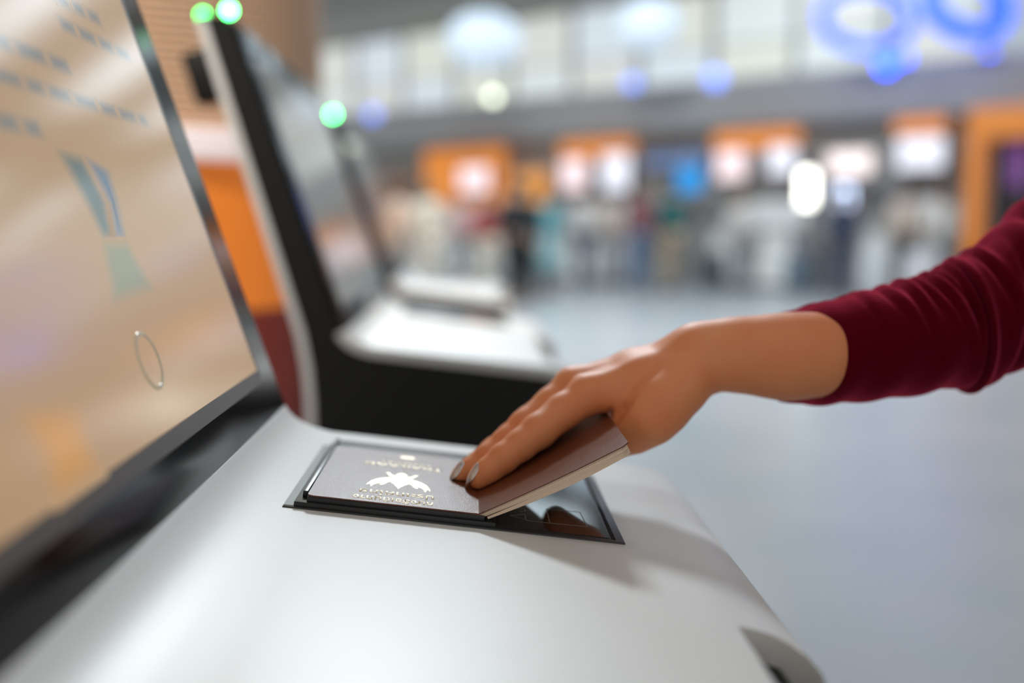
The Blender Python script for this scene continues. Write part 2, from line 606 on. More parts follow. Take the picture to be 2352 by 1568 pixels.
    # document reader let into the shelf
    rd = link('document_reader', box_mesh(0, 0.1784, -0.001, 0.1535, -0.004, 0.0009, 0.0007, 2, M_SHELF), READER_FRAME, k, 40)
    link('smoky_edge', box_mesh(0.0004, 0.0056, 0.0, 0.1525, 0.0, 0.0013, 0.0004, 1, M_SHELF), CLEAR_STRIP, rd)
    link('reader_glass', box_mesh(0.112, 0.1705, 0.004, 0.1490, 0.0, 0.00125, 0.0002, 1, M_SHELF), READER_GLASS, rd)
    link('slot', box_mesh(0.1716, 0.1736, 0.003, 0.1490, 0.0, 0.0011, 0.0, 1, M_SHELF), mat('slot_black', (0.001, 0.001, 0.001), 0.9), rd)
    link('tray', box_mesh(0.0056, 0.1100, 0.0005, 0.151, 0.0, 0.0034, 0.0003, 2, M_SHELF), BLACK_GLOSS, rd, 40)
    link('tray_step', box_mesh(0.0118, 0.1040, 0.0022, 0.1500, 0.0030, 0.0062, 0.0003, 2, M_SHELF), BLACK_GLOSS, rd, 40)
    link('tray_guide', box_mesh(0.0085, 0.0112, 0.010, 0.1505, 0.0034, 0.0070, 0.0004, 2, M_SHELF), BLACK_GLOSS, rd, 40)

    # guide marks printed on the glass: outline, warning triangle, word
    def stroke(name, pts, wd=0.0004):
        bm = bmesh.new()
        for a, b in zip(pts[:-1], pts[1:]):
            a, b = Vector((*a, 0)), Vector((*b, 0))
            d = (b - a)
            nrm = Vector((-d.y, d.x, 0)).normalized() * wd / 2
            vs = [bm.verts.new(M_SHELF @ (q + Vector((0, 0, zz)))) for zz in (0.0012, 0.00135) for q in (a - nrm, b - nrm, b + nrm, a + nrm)]
            for qd in ((0, 3, 2, 1), (4, 5, 6, 7), (0, 1, 5, 4), (1, 2, 6, 5), (2, 3, 7, 6), (3, 0, 4, 7)):
                bm.faces.new([vs[i] for i in qd])
        link(name, from_bm(bm), PRINT, rd)
    stroke('outline_mark', [(0.1400, 0.0205), (0.1400, 0.0500), (0.1590, 0.0500), (0.1605, 0.0215), (0.1400, 0.0205), (0.1270, 0.0205)])
    stroke('triangle_mark', [(0.1270, 0.0220), (0.1270, 0.0330), (0.1185, 0.0270), (0.1270, 0.0220)], 0.0006)
    stroke('arrow_mark', [(0.1195, 0.0390), (0.1215, 0.0440), (0.1250, 0.0450), (0.1278, 0.0425), (0.1275, 0.0395), (0.1245, 0.0375)], 0.0006)
    return k


kiosk = build_kiosk()
tag(kiosk, 'white self-service kiosk in front, with an open passport on its document reader', 'kiosk', 'row of self-service kiosks')
k2 = copy_tree(kiosk)
k2.location = (-0.020, 1.205, 0)
k2['label'] = 'middle self-service kiosk with two green lamps, black side panel facing the camera'
k3 = copy_tree(kiosk)
k3.location = (-0.052, 2.40, 0)
GLARE = mat('glare_display', (0.02, 0.02, 0.02), 0.08, emit=(0.50, 0.53, 0.50), estr=0.20, spec=0.6)
for kk in (k2, k3):                                          # other two kiosks: pale glow stands in for hall reflections on the glass
    for part in list(kk.children):
        for sub in list(part.children):
            nm = sub.name.split('.')[0]
            if nm in ('text_row', 'icon_bar', 'icon_foot', 'icon_corner', 'ring_mark'):
                bpy.data.objects.remove(sub)
            elif nm == 'display':
                sub.data = sub.data.copy()
                sub.data.materials[0] = GLARE
k3['label'] = 'farthest self-service kiosk, mostly hidden behind the screen of the middle one'

# ------------------------------------------------------------------ passport lying open on the reader
COVER = mat('maroon_cover', (0.125, 0.032, 0.012), 0.28, bump=0.35, bscale=1500, bdist=0.0004, spec=0.5)
PAGE = mat('cream_pages', (0.74, 0.58, 0.45), 0.7, noise=0.05, nscale=300)
PAGE_GAP = mat('page_gap_shade', (0.30, 0.16, 0.10), 0.8)
GOLD = mat('gold_print', (0.84, 0.74, 0.54), 0.5, metal=0.75)
P_OFF = 0.0064                                                     # top of the tray step above the shelf
passport = tag(empty('passport', (0, 0.61, 0.99)), 'maroon passport with gilt print, lying open on the kiosk reader', 'passport')
P_INV = Matrix.Translation(passport.location).inverted()


def in_passport(me): me.transform(P_INV); return me


def rounded_rect(u0, u1, v0, v1, corners, r=0.003, n=5):
    """corners: which of (u0v0, u1v0, u1v1, u0v1) are rounded"""
    out = []
    for (cu, cv, a0), on in zip(((u0 + r, v0 + r, 180), (u1 - r, v0 + r, 270), (u1 - r, v1 - r, 0), (u0 + r, v1 - r, 90)), corners):
        if on:
            for i in range(n):
                a = R(a0 + 90 * i / (n - 1))
                out.append((cu + r * math.cos(a), cv + r * math.sin(a)))
        else:
            out.append(({180: u0, 270: u1, 0: u1, 90: u0}[a0], {180: v0, 270: v0, 0: v1, 90: v1}[a0]))
    return out


PU0, PU1, PV0, PV1 = 0.0118, 0.1003, 0.0022, 0.1275                # the cover on the shelf, local metres
link('front_cover', in_passport(plan_prism(rounded_rect(PU0, PU1, PV0, PV1, (1, 0, 0, 1)), P_OFF, P_OFF + 0.0007, M_SHELF)), COVER, passport)
link('data_page', in_passport(plan_prism(rounded_rect(PU0 + 0.001, PU1, PV0 + 0.001, PV1 - 0.001, (1, 0, 0, 1)), P_OFF - 0.0006, P_OFF - 0.00005, M_SHELF)), PAGE, passport)

# the raised half: curves that start at the spine and rise
SPINE = M_SHELF @ Vector((PU1, 0, P_OFF + 0.0003))
FY0, FY1 = SPINE.y * 0 + S0[1] + PV0, S0[1] + PV1
FLAP_L, FLAP_A = 0.0865, R(25.2)


def flap_pt(l, depth):
    """point on the raised half: l along it from the spine, depth below its upper face"""
    bow = 0.0007 * math.sin(math.pi * min(l / FLAP_L, 1)) * -1
    ca, sa = math.cos(FLAP_A), math.sin(FLAP_A)
    h = bow - depth
    return (SPINE.x + ca * l - sa * h, SPINE.z + sa * l + ca * h)


def flap_layer(name, d0a, d0b, d1a, d1b, m, l0=0.0, l1=FLAP_L, y0=FY0, y1=FY1, sag=0.0, par=None, rnd=0.003):
    """a leaf or block between depths d0 (upper) and d1 (lower), each given at spine and at fore edge"""
    n, ny = 22, 2
    ups, los = [], []
    ls = [l0 + (l1 - l0) * i / n for i in range(n + 1)]
    bm = bmesh.new()
    grid = []
    for l in ls:
        t = (l - l0) / (l1 - l0)
        s = sag * math.sin(math.pi * t)
        inset = 0.0
        if rnd and l > l1 - rnd:
            q = (l - (l1 - rnd)) / rnd
            inset = rnd * (1 - math.sqrt(max(0, 1 - q * q)))
        row = []
        for d in (d0a + (d0b - d0a) * t, d1a + (d1b - d1a) * t + s):
            px, pz = flap_pt(l, d)
            row += [bm.verts.new((px, y0 + inset, pz)), bm.verts.new((px, y1 - inset, pz))]
        grid.append(row)
    for a, b in zip(grid[:-1], grid[1:]):
        bm.faces.new((a[0], b[0], b[1], a[1]))
        bm.faces.new((a[2], a[3], b[3], b[2]))
        bm.faces.new((a[0], a[2], b[2], b[0]))
        bm.faces.new((a[1], b[1], b[3], a[3]))
    bm.faces.new((grid[0][0], grid[0][1], grid[0][3], grid[0][2]))
    bm.faces.new((grid[-1][0], grid[-1][2], grid[-1][3], grid[-1][1]))
    bmesh.ops.transform(bm, matrix=P_INV, verts=bm.verts[:])
    return link(name, from_bm(bm), m, par or passport, 30)


flap_layer('back_cover', 0.0, 0.0, 0.0006, 0.0006, COVER)
# page bundles, slightly fanned, with dark strips painting the shade in the gaps
edges = [(0.00062, 0.00062, 0.0011, 0.0014, 0.0), (0.00126, 0.00158, 0.0020, 0.0033, 0.0003), (0.00216, 0.00346, 0.0024, 0.0039, 0.0005), (0.00254, 0.00404, 0.0028, 0.0045, 0.0006),
         (0.00350, 0.00460, 0.0047, 0.0058, 0.0013)]
for i, (a, b, c_, d, s) in enumerate(edges):
    flap_layer('page_bundle', a, b, c_, d, PAGE, 0.0004 + 0.0008 * i, FLAP_L - 0.0010 - 0.0001 * (i % 3), FY0 + 0.0006 + 0.00015 * (i % 2), FY1 - 0.001, s)
for a, b, s in ((0.0011, 0.0014, 0.00015), (0.0020, 0.0033, 0.0004), (0.0024, 0.0039, 0.0005), (0.0028, 0.0045, 0.0006)):
    flap_layer('gap_shade_strip', a + 0.00002, b + 0.00002, a + 0.00014, b + 0.00014, PAGE_GAP, 0.004, FLAP_L - 0.0014, FY0 + 0.0011, FY1 - 0.001, s)
# spine fold: a rounded strip joining both halves
sp = []
for i in range(9):
    t = i / 8
    if t < 0.5:
        q = M_SHELF @ Vector((PU1 - 0.004 + 0.008 * t, 0, P_OFF + 0.00045 + 0.0006 * t))
        sp.append((q.x, q.z))
    else:
        sp.append(flap_pt(0.008 * (t - 0.5), -0.00012))
lo = [(x_, z_ - 0.0009) for x_, z_ in sp][::-1]
link('spine', in_passport(prism(sp + lo, FY0 + 0.0002, FY1 - 0.0002)), COVER, passport, 60)

TXT = Matrix.Identity(4)


def cover_xform(u, v):
    """reading frame on the cover: text runs towards the left edge, its top towards the camera"""
    return M_SHELF @ Matrix.Translation((u, v, P_OFF + 0.00068)) @ Matrix.Rotation(math.pi, 4, 'Z')


def gilt_text(name, body, u, v, width, height, spacing=1.0, bold=0.0):
    cu = bpy.data.curves.new(name, 'FONT')
    cu.body = body
    cu.align_x = 'CENTER'
    cu.align_y = 'CENTER'
    cu.space_character = spacing
    cu.offset = bold
    cu.resolution_u = 4
    o = bpy.data.objects.new(name, cu)
    COL.objects.link(o)
    dg = bpy.context.evaluated_depsgraph_get()
    me = bpy.data.meshes.new_from_object(o.evaluated_get(dg))
    bpy.data.objects.remove(o)
    co = np.array([v_.co[:] for v_ in me.vertices])
    if len(co) == 0: return
    lo_, hi_ = co.min(0), co.max(0)
    sx, sy = width / (hi_[0] - lo_[0]), height / (hi_[1] - lo_[1])
    me.transform(cover_xform(u, v) @ Matrix.Diagonal((sx, sy, 1, 1)) @ Matrix.Translation((-(lo_[0] + hi_[0]) / 2, -(lo_[1] + hi_[1]) / 2, 0)))
    bm = bmesh.new()
    bm.from_mesh(me)
    e = bmesh.ops.extrude_face_region(bm, geom=bm.faces[:])
    nz = M_SHELF.to_3x3() @ Vector((0, 0, 0.00010))
    bmesh.ops.translate(bm, vec=nz, verts=[g for g in e['geom'] if isinstance(g, bmesh.types.BMVert)])
    link(name, in_passport(from_bm(bm)), GOLD, passport)


UC = 0.0560
gilt_text('gilt_lettering', 'หนังสือเดินทาง', UC - 0.0005, 0.0092, 0.0420, 0.0100, bold=0.016)
gilt_text('gilt_lettering', 'ประเทศไทย', UC + 0.0005, 0.0222, 0.0400, 0.0108, bold=0.016)
gilt_text('gilt_lettering', 'THAILAND', UC, 0.0895, 0.0460, 0.0068, 1.15, bold=0.018)
gilt_text('gilt_lettering', 'PASSPORT', UC + 0.0005, 0.0985, 0.0300, 0.0034, 1.1, bold=0.01)


def gilt_shape(name, polys):
    bm = bmesh.new()
    for pts in polys:
        f = bm.faces.new([bm.verts.new((px_, py_, 0)) for px_, py_ in pts])
        e = bmesh.ops.extrude_face_region(bm, geom=[f])
        bmesh.ops.translate(bm, vec=(0, 0, 0.00012), verts=[g for g in e['geom'] if isinstance(g, bmesh.types.BMVert)])
    bmesh.ops.triangulate(bm, faces=[f for f in bm.faces if len(f.verts) > 4])
    return bm


# winged emblem (x to the reader's right, y up when read), millimetres
def mirror(p): return [(-a, b) for a, b in p][::-1]


wing = [(2.0, 3.0), (5.0, 5.5), (9.0, 8.2), (12.5, 11.5), (14.2, 15.5), (15.8, 13.0), (16.2, 9.5), (15.5, 6.5), (13.6, 3.0), (11.4, 0.0), (9.4, -1.8), (7.0, -3.2), (3.6, -4.2), (2.0, -3.0)]
feather = [(13.6, 14.4), (14.6, 18.4), (15.3, 14.6)]
feather2 = [(15.6, 12.6), (17.3, 15.6), (16.6, 10.0)]
arm_ = [(6.6, 7.0), (8.2, 11.4), (9.6, 13.2), (10.6, 12.4), (9.2, 9.6)]
leg_ = [(0.8, -4.0), (3.6, -4.2), (6.8, -7.0), (8.0, -11.0), (9.4, -13.4), (7.2, -13.8), (5.8, -10.0), (3.6, -8.2), (1.2, -8.0)]
tail_ = [(-2.6, -6.5), (2.6, -6.5), (3.2, -11.5), (1.5, -14.2), (0, -15.2), (-1.5, -14.2), (-3.2, -11.5)]
body_ = [(-3.2, -4.5), (-3.6, 0.0), (-4.2, 4.5), (-4.6, 6.6), (-3.0, 8.6), (-2.2, 11.2), (-1.2, 13.4), (0, 17.4), (1.2, 13.4), (2.2, 11.2), (3.0, 8.6), (4.6, 6.6), (4.2, 4.5), (3.6, 0.0), (3.2, -4.5), (0, -7.5)]
pl = [wing, mirror(wing), feather, mirror(feather), feather2, mirror(feather2), arm_, mirror(arm_), leg_, mirror(leg_), tail_, body_]
bm = gilt_shape('emblem', [[(a * 0.00102, b * 0.00115) for a, b in p] for p in pl])
bmesh.ops.transform(bm, matrix=P_INV @ cover_xform(UC + 0.0005, 0.0545), verts=bm.verts[:])
link('winged_emblem', from_bm(bm), GOLD, passport)
# chip symbol: rectangle frame with a circle between two bars
cs = [[(-3.6, 2.4), (-3.6, 0.4), (-1.3, 0.4), (-0.9, 1.0), (0.9, 1.0), (1.3, 0.4), (3.6, 0.4), (3.6, 2.4)], [(-3.6, -2.4), (3.6, -2.4), (3.6, -0.4), (1.3, -0.4), (0.9, -1.0), (-0.9, -1.0), (-1.3, -0.4), (-3.6, -0.4)],
      [(0.8 * math.cos(R(a)), 0.8 * math.sin(R(a))) for a in range(0, 360, 30)]]
bm = gilt_shape('chip_symbol', [[(a * 0.00115, b * 0.0012) for a, b in p] for p in cs])
bmesh.ops.transform(bm, matrix=P_INV @ cover_xform(UC + 0.001, 0.1145), verts=bm.verts[:])
link('chip_symbol', from_bm(bm), GOLD, passport)


# ------------------------------------------------------------------ the traveller's arm: hand, nails, sleeve
def surface_nets(f, org, h):
    """a smooth closed surface at f = 0 of a sampled distance field"""
    nx, ny, nz = f.shape
    s = f < 0
    c = [s[i:nx - 1 + i, j:ny - 1 + j, k:nz - 1 + k] for i in (0, 1) for j in (0, 1) for k in (0, 1)]
    cnt = sum(q.astype(np.int8) for q in c)
    act = (cnt > 0) & (cnt < 8)
    ci = np.argwhere(act)
    idx = -np.ones(act.shape, np.int64)
    idx[act] = np.arange(len(ci))
    acc = np.zeros((len(ci), 3))
    num = np.zeros(len(ci))
    corners = [(i, j, k) for i in (0, 1) for j in (0, 1) for k in (0, 1)]
    val = {q: f[ci[:, 0] + q[0], ci[:, 1] + q[1], ci[:, 2] + q[2]] for q in corners}
    for q in corners:
        for ax in range(3):
            if q[ax] == 0:
                r = tuple(q[t] + (t == ax) for t in range(3))
                a, b = val[q], val[r]
                m = (a < 0) != (b < 0)
                t = np.where(m, a / np.where(m, a - b, 1), 0)
                p = np.array(q, float)[None, :].repeat(len(ci), 0)
                p[:, ax] += t
                acc[m] += p[m]
                num[m] += 1
    v = (ci + acc / num[:, None]) * h + org
    faces = []
    for ax in range(3):
        a1, a2 = (ax + 1) % 3, (ax + 2) % 3
        sl0 = [slice(None)] * 3
        sl1 = [slice(None)] * 3
        sl0[ax] = slice(0, -1)
        sl1[ax] = slice(1, None)
        A, B = s[tuple(sl0)], s[tuple(sl1)]
        e = np.argwhere(A != B)
        e = e[(e[:, a1] > 0) & (e[:, a2] > 0)]
        e = e[(e[:, a1] < f.shape[a1] - 1) & (e[:, a2] < f.shape[a2] - 1)]
        flip = s[e[:, 0], e[:, 1], e[:, 2]]
        d1 = np.zeros(3, int); d1[a1] = 1
        d2 = np.zeros(3, int); d2[a2] = 1
        q = [idx[tuple((e - o_).T)] for o_ in (d1 * 0, d1, d1 + d2, d2)]
        qa = np.stack(q, 1)
        qa[~flip] = qa[~flip][:, ::-1]
        faces.append(qa)
    fa = np.concatenate(faces)
    fa = fa[(fa >= 0).all(1)]
    return v, fa[:, ::-1]


def smin(a, b, k):
    h = np.clip(0.5 + 0.5 * (b - a) / k, 0, 1)
    return b + (a - b) * h - k * h * (1 - h)


class Field:
    def __init__(self, lo, hi, h):
        self.h = h
        self.lo = np.array(lo)
        n = np.ceil((np.array(hi) - self.lo) / h).astype(int)
        g = [self.lo[i] + np.arange(n[i]) * h for i in range(3)]
        self.X, self.Y, self.Z = [a.astype(np.float32) for a in np.meshgrid(*g, indexing='ij')]

    def cone(self, a, ra, b, rb):
        a = np.asarray(a, np.float32)
        d = np.asarray(b, np.float32) - a
        L2 = float(d @ d) + 1e-12
        px, py, pz = self.X - a[0], self.Y - a[1], self.Z - a[2]
        t = np.clip((px * d[0] + py * d[1] + pz * d[2]) / L2, 0, 1)
        return np.sqrt((px - t * d[0]) ** 2 + (py - t * d[1]) ** 2 + (pz - t * d[2]) ** 2) - (ra + t * (rb - ra))

    def chain(self, pts, k=0.003):
        out = None
        for (a, ra), (b, rb) in zip(pts[:-1], pts[1:]):
            c = self.cone(a, ra, b, rb)
            out = c if out is None else smin(out, c, k)
        return out


def J(px, py, d, r): return (at(px, py, d), r / 1000.0)


FINGERS = {
    'index': [J(1350, 908, .642, 11.0), J(1292, 945, .633, 10.4), J(1236, 990, .622, 10.0), J(1195, 1022, .6155, 8.9), J(1156, 1052, .610, 8.3), J(1120, 1082, .6065, 7.3), J(1100, 1100, .605, 6.2)],
    'middle': [J(1318, 890, .660, 11.0), J(1265, 930, .652, 10.2), J(1207, 978, .642, 9.8), J(1165, 1015, .635, 8.8), J(1122, 1051, .6285, 8.2), J(1082, 1081, .6245, 7.2), J(1060, 1096, .623, 6.1)],
    'ring': [J(1316, 884, .678, 10.4), J(1266, 925, .670, 9.6), J(1212, 970, .661, 9.2), J(1172, 1004, .654, 8.2), J(1132, 1036, .648, 7.7), J(1094, 1066, .6435, 6.8), J(1074, 1080, .642, 5.8)],
    'little': [J(1330, 886, .694, 9.4), J(1285, 925, .688, 8.4), J(1240, 965, .681, 7.9), J(1208, 994, .676, 7.0), J(1180, 1016, .672, 6.6), J(1154, 1035, .669, 5.8)],
}


def build_hand():
    fd = Field((-0.034, 0.578, 0.975), (0.232, 0.722, 1.096), 0.00105)
    # palm: metacarpals, wrist, forearm
    palm = None
    for f0, wx, wy, wd_, wr in (('index', 1592, 822, .654, 14.5), ('middle', 1592, 812, .667, 14.5), ('ring', 1590, 812, .679, 14.0), ('little', 1588, 818, .690, 13.0)):
        a, ra = FINGERS[f0][0]
        b, rb = J(wx, wy, wd_, wr)
        mid = (np.array(a) * 0.5 + np.array(b) * 0.5) + np.array([0, 0, -0.0006])
        c = smin(fd.cone(a, ra, mid, 0.0124), fd.cone(mid, 0.0124, b, rb), 0.007)
        palm = c if palm is None else smin(palm, c, 0.008)
    # palm flesh underneath
    for (a, b) in ((J(1560, 862, .680, 13), J(1410, 925, .672, 11)), (J(1540, 858, .660, 12.5), J(1420, 922, .652, 10)), (J(1555, 866, .646, 12.5), J(1432, 921, .640, 9.5))):
        palm = smin(palm, fd.cone(a[0], a[1], b[0], b[1]), 0.009)
    arm = None
    for dd, rr in ((0.655, (17.4, 18.4, 20.6, 24.0, 26.0)), (0.682, (16.8, 18.4, 21.0, 23.6, 26.0))):
        c = fd.chain([J(1600, 813, dd, rr[0]), J(1650, 814, dd, rr[1]), J(1715, 815, dd - .001, rr[2]), J(1800, 819, dd - .002, rr[3]), J(1870, 815, dd - .002, rr[4])], 0.012)
        arm = c if arm is None else smin(arm, c, 0.012)
    palm = smin(palm, arm, 0.012)
    # knuckles
    for f0, dz, r in (('index', 0.0030, 0.0080), ('middle', 0.0028, 0.0080), ('ring', 0.0024, 0.0074), ('little', 0.002, 0.0066)):
        a = np.array(FINGERS[f0][0][0]) + np.array([-0.001, 0, dz])
        palm = smin(palm, fd.cone(a, r, a + np.array([0.006, 0.0005, 0.0012]), r * 0.8), 0.006)
    out = None
    for nm, ch in FINGERS.items():
        c = fd.chain(ch, 0.0035)
        c = smin(palm, c, 0.0055)
        out = c if out is None else np.minimum(out, c)
    # keep the hand above the passport it rests on
    ca, sa = math.cos(FLAP_A), math.sin(FLAP_A)
    zc = (SPINE.z + 0.0005) - math.tan(TILT) * (fd.X - SPINE.x)
    lrel = np.clip((fd.X - SPINE.x) / (FLAP_L * ca), 0, 1)
    zf = SPINE.z + np.tan(FLAP_A) * (fd.X - SPINE.x) - 0.0007 * np.sin(np.pi * lrel) / ca
    surf = np.where(fd.X < SPINE.x, zc, zf)
    below = np.where(fd.X < SPINE.x + FLAP_L * ca + 0.003, surf - fd.Z + 0.0002, -1.0)
    out = np.maximum(out, below * 0.95)
    # thumb: thenar, first joint, then under the raised half
    tip = np.array(flap_pt(0.050, 0.0155))
    th = fd.chain([J(1598, 858, .650, 14.5), J(1560, 888, .640, 16.6), J(1518, 930, .632, 17.2), J(1487, 960, .630, 16.2), J(1452, 990, .634, 12.6), J(1424, 1006, .640, 10.4)], 0.006)
    a1 = (np.array([flap_pt(0.074, 0.0172)[0], 0.645, flap_pt(0.074, 0.0172)[1]]), 0.0098)
    a2 = (np.array([tip[0], 0.648, tip[1]]), 0.0082)
    th = smin(th, fd.chain([J(1424, 1006, .640, 10.4), a1, a2], 0.003), 0.004)
    out = smin(out, th, 0.0020 + 0.0075 * np.clip((fd.X - 0.100) / 0.028, 0, 1))
    # web between thumb and forefinger
    web = fd.cone(*J(1520, 885, .645, 11.5), *J(1450, 925, .650, 6.5))
    out = smin(out, web, 0.005)
    # skin folds pressed where thumb and forefinger meet
    def first_hit(px, py):
        for d in np.arange(0.585, 0.70, 0.0004):
            i, j, k_ = np.round((at(px, py, d) - fd.lo) / fd.h).astype(int)
            if 0 <= i < out.shape[0] and 0 <= j < out.shape[1] and 0 <= k_ < out.shape[2] and out[i, j, k_] < 0:
                return at(px, py, d)
        return at(px, py, 0.64)
    for pts, rr in ((((1409, 968), (1416, 955), (1428, 940), (1442, 925), (1458, 910)), (0.0036, 0.0036, 0.0031, 0.0022, 0.0008)), (((1392, 962), (1397, 950), (1404, 940)), (0.0022, 0.0017, 0.0008)),
                    (((1424, 966), (1436, 946), (1450, 930)), (0.0012, 0.0012, 0.0006))):
        g = fd.chain([(first_hit(*q), w_) for q, w_ in zip(pts, rr)], 0.001)
        out = -smin(-out, g, 0.0026)
    v, f = surface_nets(out, fd.lo, fd.h)
    me = bpy.data.meshes.new('hand')
    me.vertices.add(len(v))
    me.vertices.foreach_set('co', v.astype(np.float32).ravel())
    me.loops.add(f.size)
    me.loops.foreach_set('vertex_index', f.astype(np.int32).ravel())
    me.polygons.add(len(f))
    me.polygons.foreach_set('loop_start', np.arange(0, f.size, 4, dtype=np.int32))
    me.update(calc_edges=True)
    me.validate()
    return me


def skin_material():
    m = mat('skin', (0.53, 0.21, 0.095), 0.52, sss=0.06, spec=0.45)
    nt = m.node_tree
    b = nt.nodes['Principled BSDF']
    tc = nt.nodes.new('ShaderNodeTexCoord')
    n = nt.nodes.new('ShaderNodeTexNoise')
    n.inputs['Scale'].default_value = 28
    n.inputs['Detail'].default_value = 5
    cr = nt.nodes.new('ShaderNodeValToRGB')
    cr.color_ramp.elements[0].position = 0.30
    cr.color_ramp.elements[0].color = (0.76, 0.25, 0.100, 1)
    cr.color_ramp.elements[1].position = 0.72
    cr.color_ramp.elements[1].color = (0.78, 0.31, 0.135, 1)
    nt.links.new(tc.outputs['Object'], n.inputs['Vector'])
    nt.links.new(n.outputs['Fac'], cr.inputs['Fac'])
    nt.links.new(cr.outputs['Color'], b.inputs['Base Color'])
    v = nt.nodes.new('ShaderNodeTexVoronoi')
    v.inputs['Scale'].default_value = 900
    nt.links.new(tc.outputs['Object'], v.inputs['Vector'])
    bp = nt.nodes.new('ShaderNodeBump')
    bp.inputs['Strength'].default_value = 0.18
    bp.inputs['Distance'].default_value = 0.0003
    nt.links.new(v.outputs['Distance'], bp.inputs['Height'])
    nt.links.new(bp.outputs['Normal'], b.inputs['Normal'])
    return m


SKIN = skin_material()
person = tag(empty('person', (0.66, 0.61, 0.0)), 'person in a dark red sweater, arm stretched out over the passport', 'person')
PER_INV = Matrix.Translation(person.location).inverted()
hm = build_hand()
hm.transform(PER_INV)
hand = link('hand_and_forearm', hm, SKIN, person, 'all')
sm = hand.modifiers.new('smooth', 'SMOOTH')
sm.factor = 0.5
sm.iterations = 12
bake(hand)
hand.data.materials.clear()
hand.data.materials.append(SKIN)
for p in hand.data.polygons: p.use_smooth = True

NAIL = mat('silver_glitter_polish', (0.62, 0.60, 0.65), 0.14, metal=1.0, bump=0.35, bscale=2500, bdist=0.0003, noise=0.25, nscale=1500)


def nail(ch, wid=0.0058, back=0.0072, fore=0.0085, roll=0.30):
    tipc, tr = np.array(ch[-1][0]), ch[-1][1]
    prev = np.array(ch[-3][0])
    ax = tipc - prev
    ax /= np.linalg.norm(ax)
    upv = np.array([0, roll, 1.0])
    nrm = upv - (upv @ ax) * ax
    nrm /= np.linalg.norm(nrm)
    side = np.cross(nrm, ax)
    nu, nv = 14, 10
    v, f = [], []
    for layer in (0.0, 0.0005):
        for i in range(nu + 1):
            u = i / nu
            s = -back + (back + fore) * u
            wd = wid * (0.80 + 0.35 * math.sin(math.pi * min(u * 1.1, 1)) ** 0.7) * (1 if u < 0.62 else math.sqrt(max(0.02, 1 - ((u - 0.62) / 0.40) ** 2)))
            rr = tr * 1.08 + 0.0003 + max(0.0, -s) * 0.15
            for j in range(nv + 1):
                q = -1 + 2 * j / nv
                ang = q * wd / rr * 1.05
                hgt = rr * math.cos(ang) - 0.0016 * max(0, u - 0.25) ** 2 * 6 + layer - (0.0006 if u < 0.08 else 0)
                v.append(tipc + ax * s + nrm * hgt + side * rr * math.sin(ang))
    n1 = (nu + 1) * (nv + 1)
    W = nv + 1
    for i in range(nu):
        for j in range(nv):
            a = i * W + j
            f.append((n1 + a, n1 + a + 1, n1 + a + W + 1, n1 + a + W))
            f.append((a, a + W, a + W + 1, a + 1))
    rim = [i * W for i in range(nu + 1)] + [nu * W + j for j in range(1, W)] + [i * W + nv for i in range(nu - 1, -1, -1)] + [j for j in range(nv - 1, 0, -1)]
    for a, b in zip(rim, rim[1:] + rim[:1]):
        f.append((a, b, n1 + b, n1 + a))
    bm = bmesh.new()
    bm.from_mesh(pyd(v, f))
    bmesh.ops.transform(bm, matrix=PER_INV, verts=bm.verts[:])
    o = link('fingernail', from_bm(bm), NAIL, person, 50)
    o['label'] = 'almond-shaped fingernail with silver glitter polish'


nail(FINGERS['index'])
nail(FINGERS['middle'])
nail(FINGERS['ring'])
nail(FINGERS['little'], 0.0044, 0.005, 0.006)


def sleeve_material():
    m = mat('wine_knit', (0.088, 0.0016, 0.008), 0.9, sheen=1.0, sheen_tint=(1.0, 0.11, 0.21), spec=0.0)
    nt = m.node_tree
    b = nt.nodes['Principled BSDF']
    tc = nt.nodes.new('ShaderNodeTexCoord')
    wv = nt.nodes.new('ShaderNodeTexWave')
    wv.bands_direction = 'Z'
    wv.inputs['Scale'].default_value = 260
    wv.inputs['Distortion'].default_value = 1.2
    wv.inputs['Detail'].default_value = 2
    nt.links.new(tc.outputs['Object'], wv.inputs['Vector'])
    n = nt.nodes.new('ShaderNodeTexNoise')
    n.inputs['Scale'].default_value = 700
    nt.links.new(tc.outputs['Object'], n.inputs['Vector'])
    ad = nt.nodes.new('ShaderNodeMath')
    ad.operation = 'ADD'
    nt.links.new(wv.outputs['Fac'], ad.inputs[0])
    nt.links.new(n.outputs['Fac'], ad.inputs[1])
    bp = nt.nodes.new('ShaderNodeBump')
    bp.inputs['Strength'].default_value = 0.35
    bp.inputs['Distance'].default_value = 0.0006
    nt.links.new(ad.outputs[0], bp.inputs['Height'])
    nt.links.new(bp.outputs['Normal'], b.inputs['Normal'])
    return m


def catmull(P, n):
    P = np.array(P, float)
    m = len(P)
    out = []
    for q in np.linspace(0, m - 1, n):
        i = min(int(q), m - 2)
        t = q - i
        p0, p1, p2, p3 = P[max(i - 1, 0)], P[i], P[i + 1], P[min(i + 2, m - 1)]
        out.append(0.5 * ((2 * p1) + (-p0 + p2) * t + (2 * p0 - 5 * p1 + 4 * p2 - p3) * t * t + (-p0 + 3 * p1 - 3 * p2 + p3) * t ** 3))
    return np.array(out)


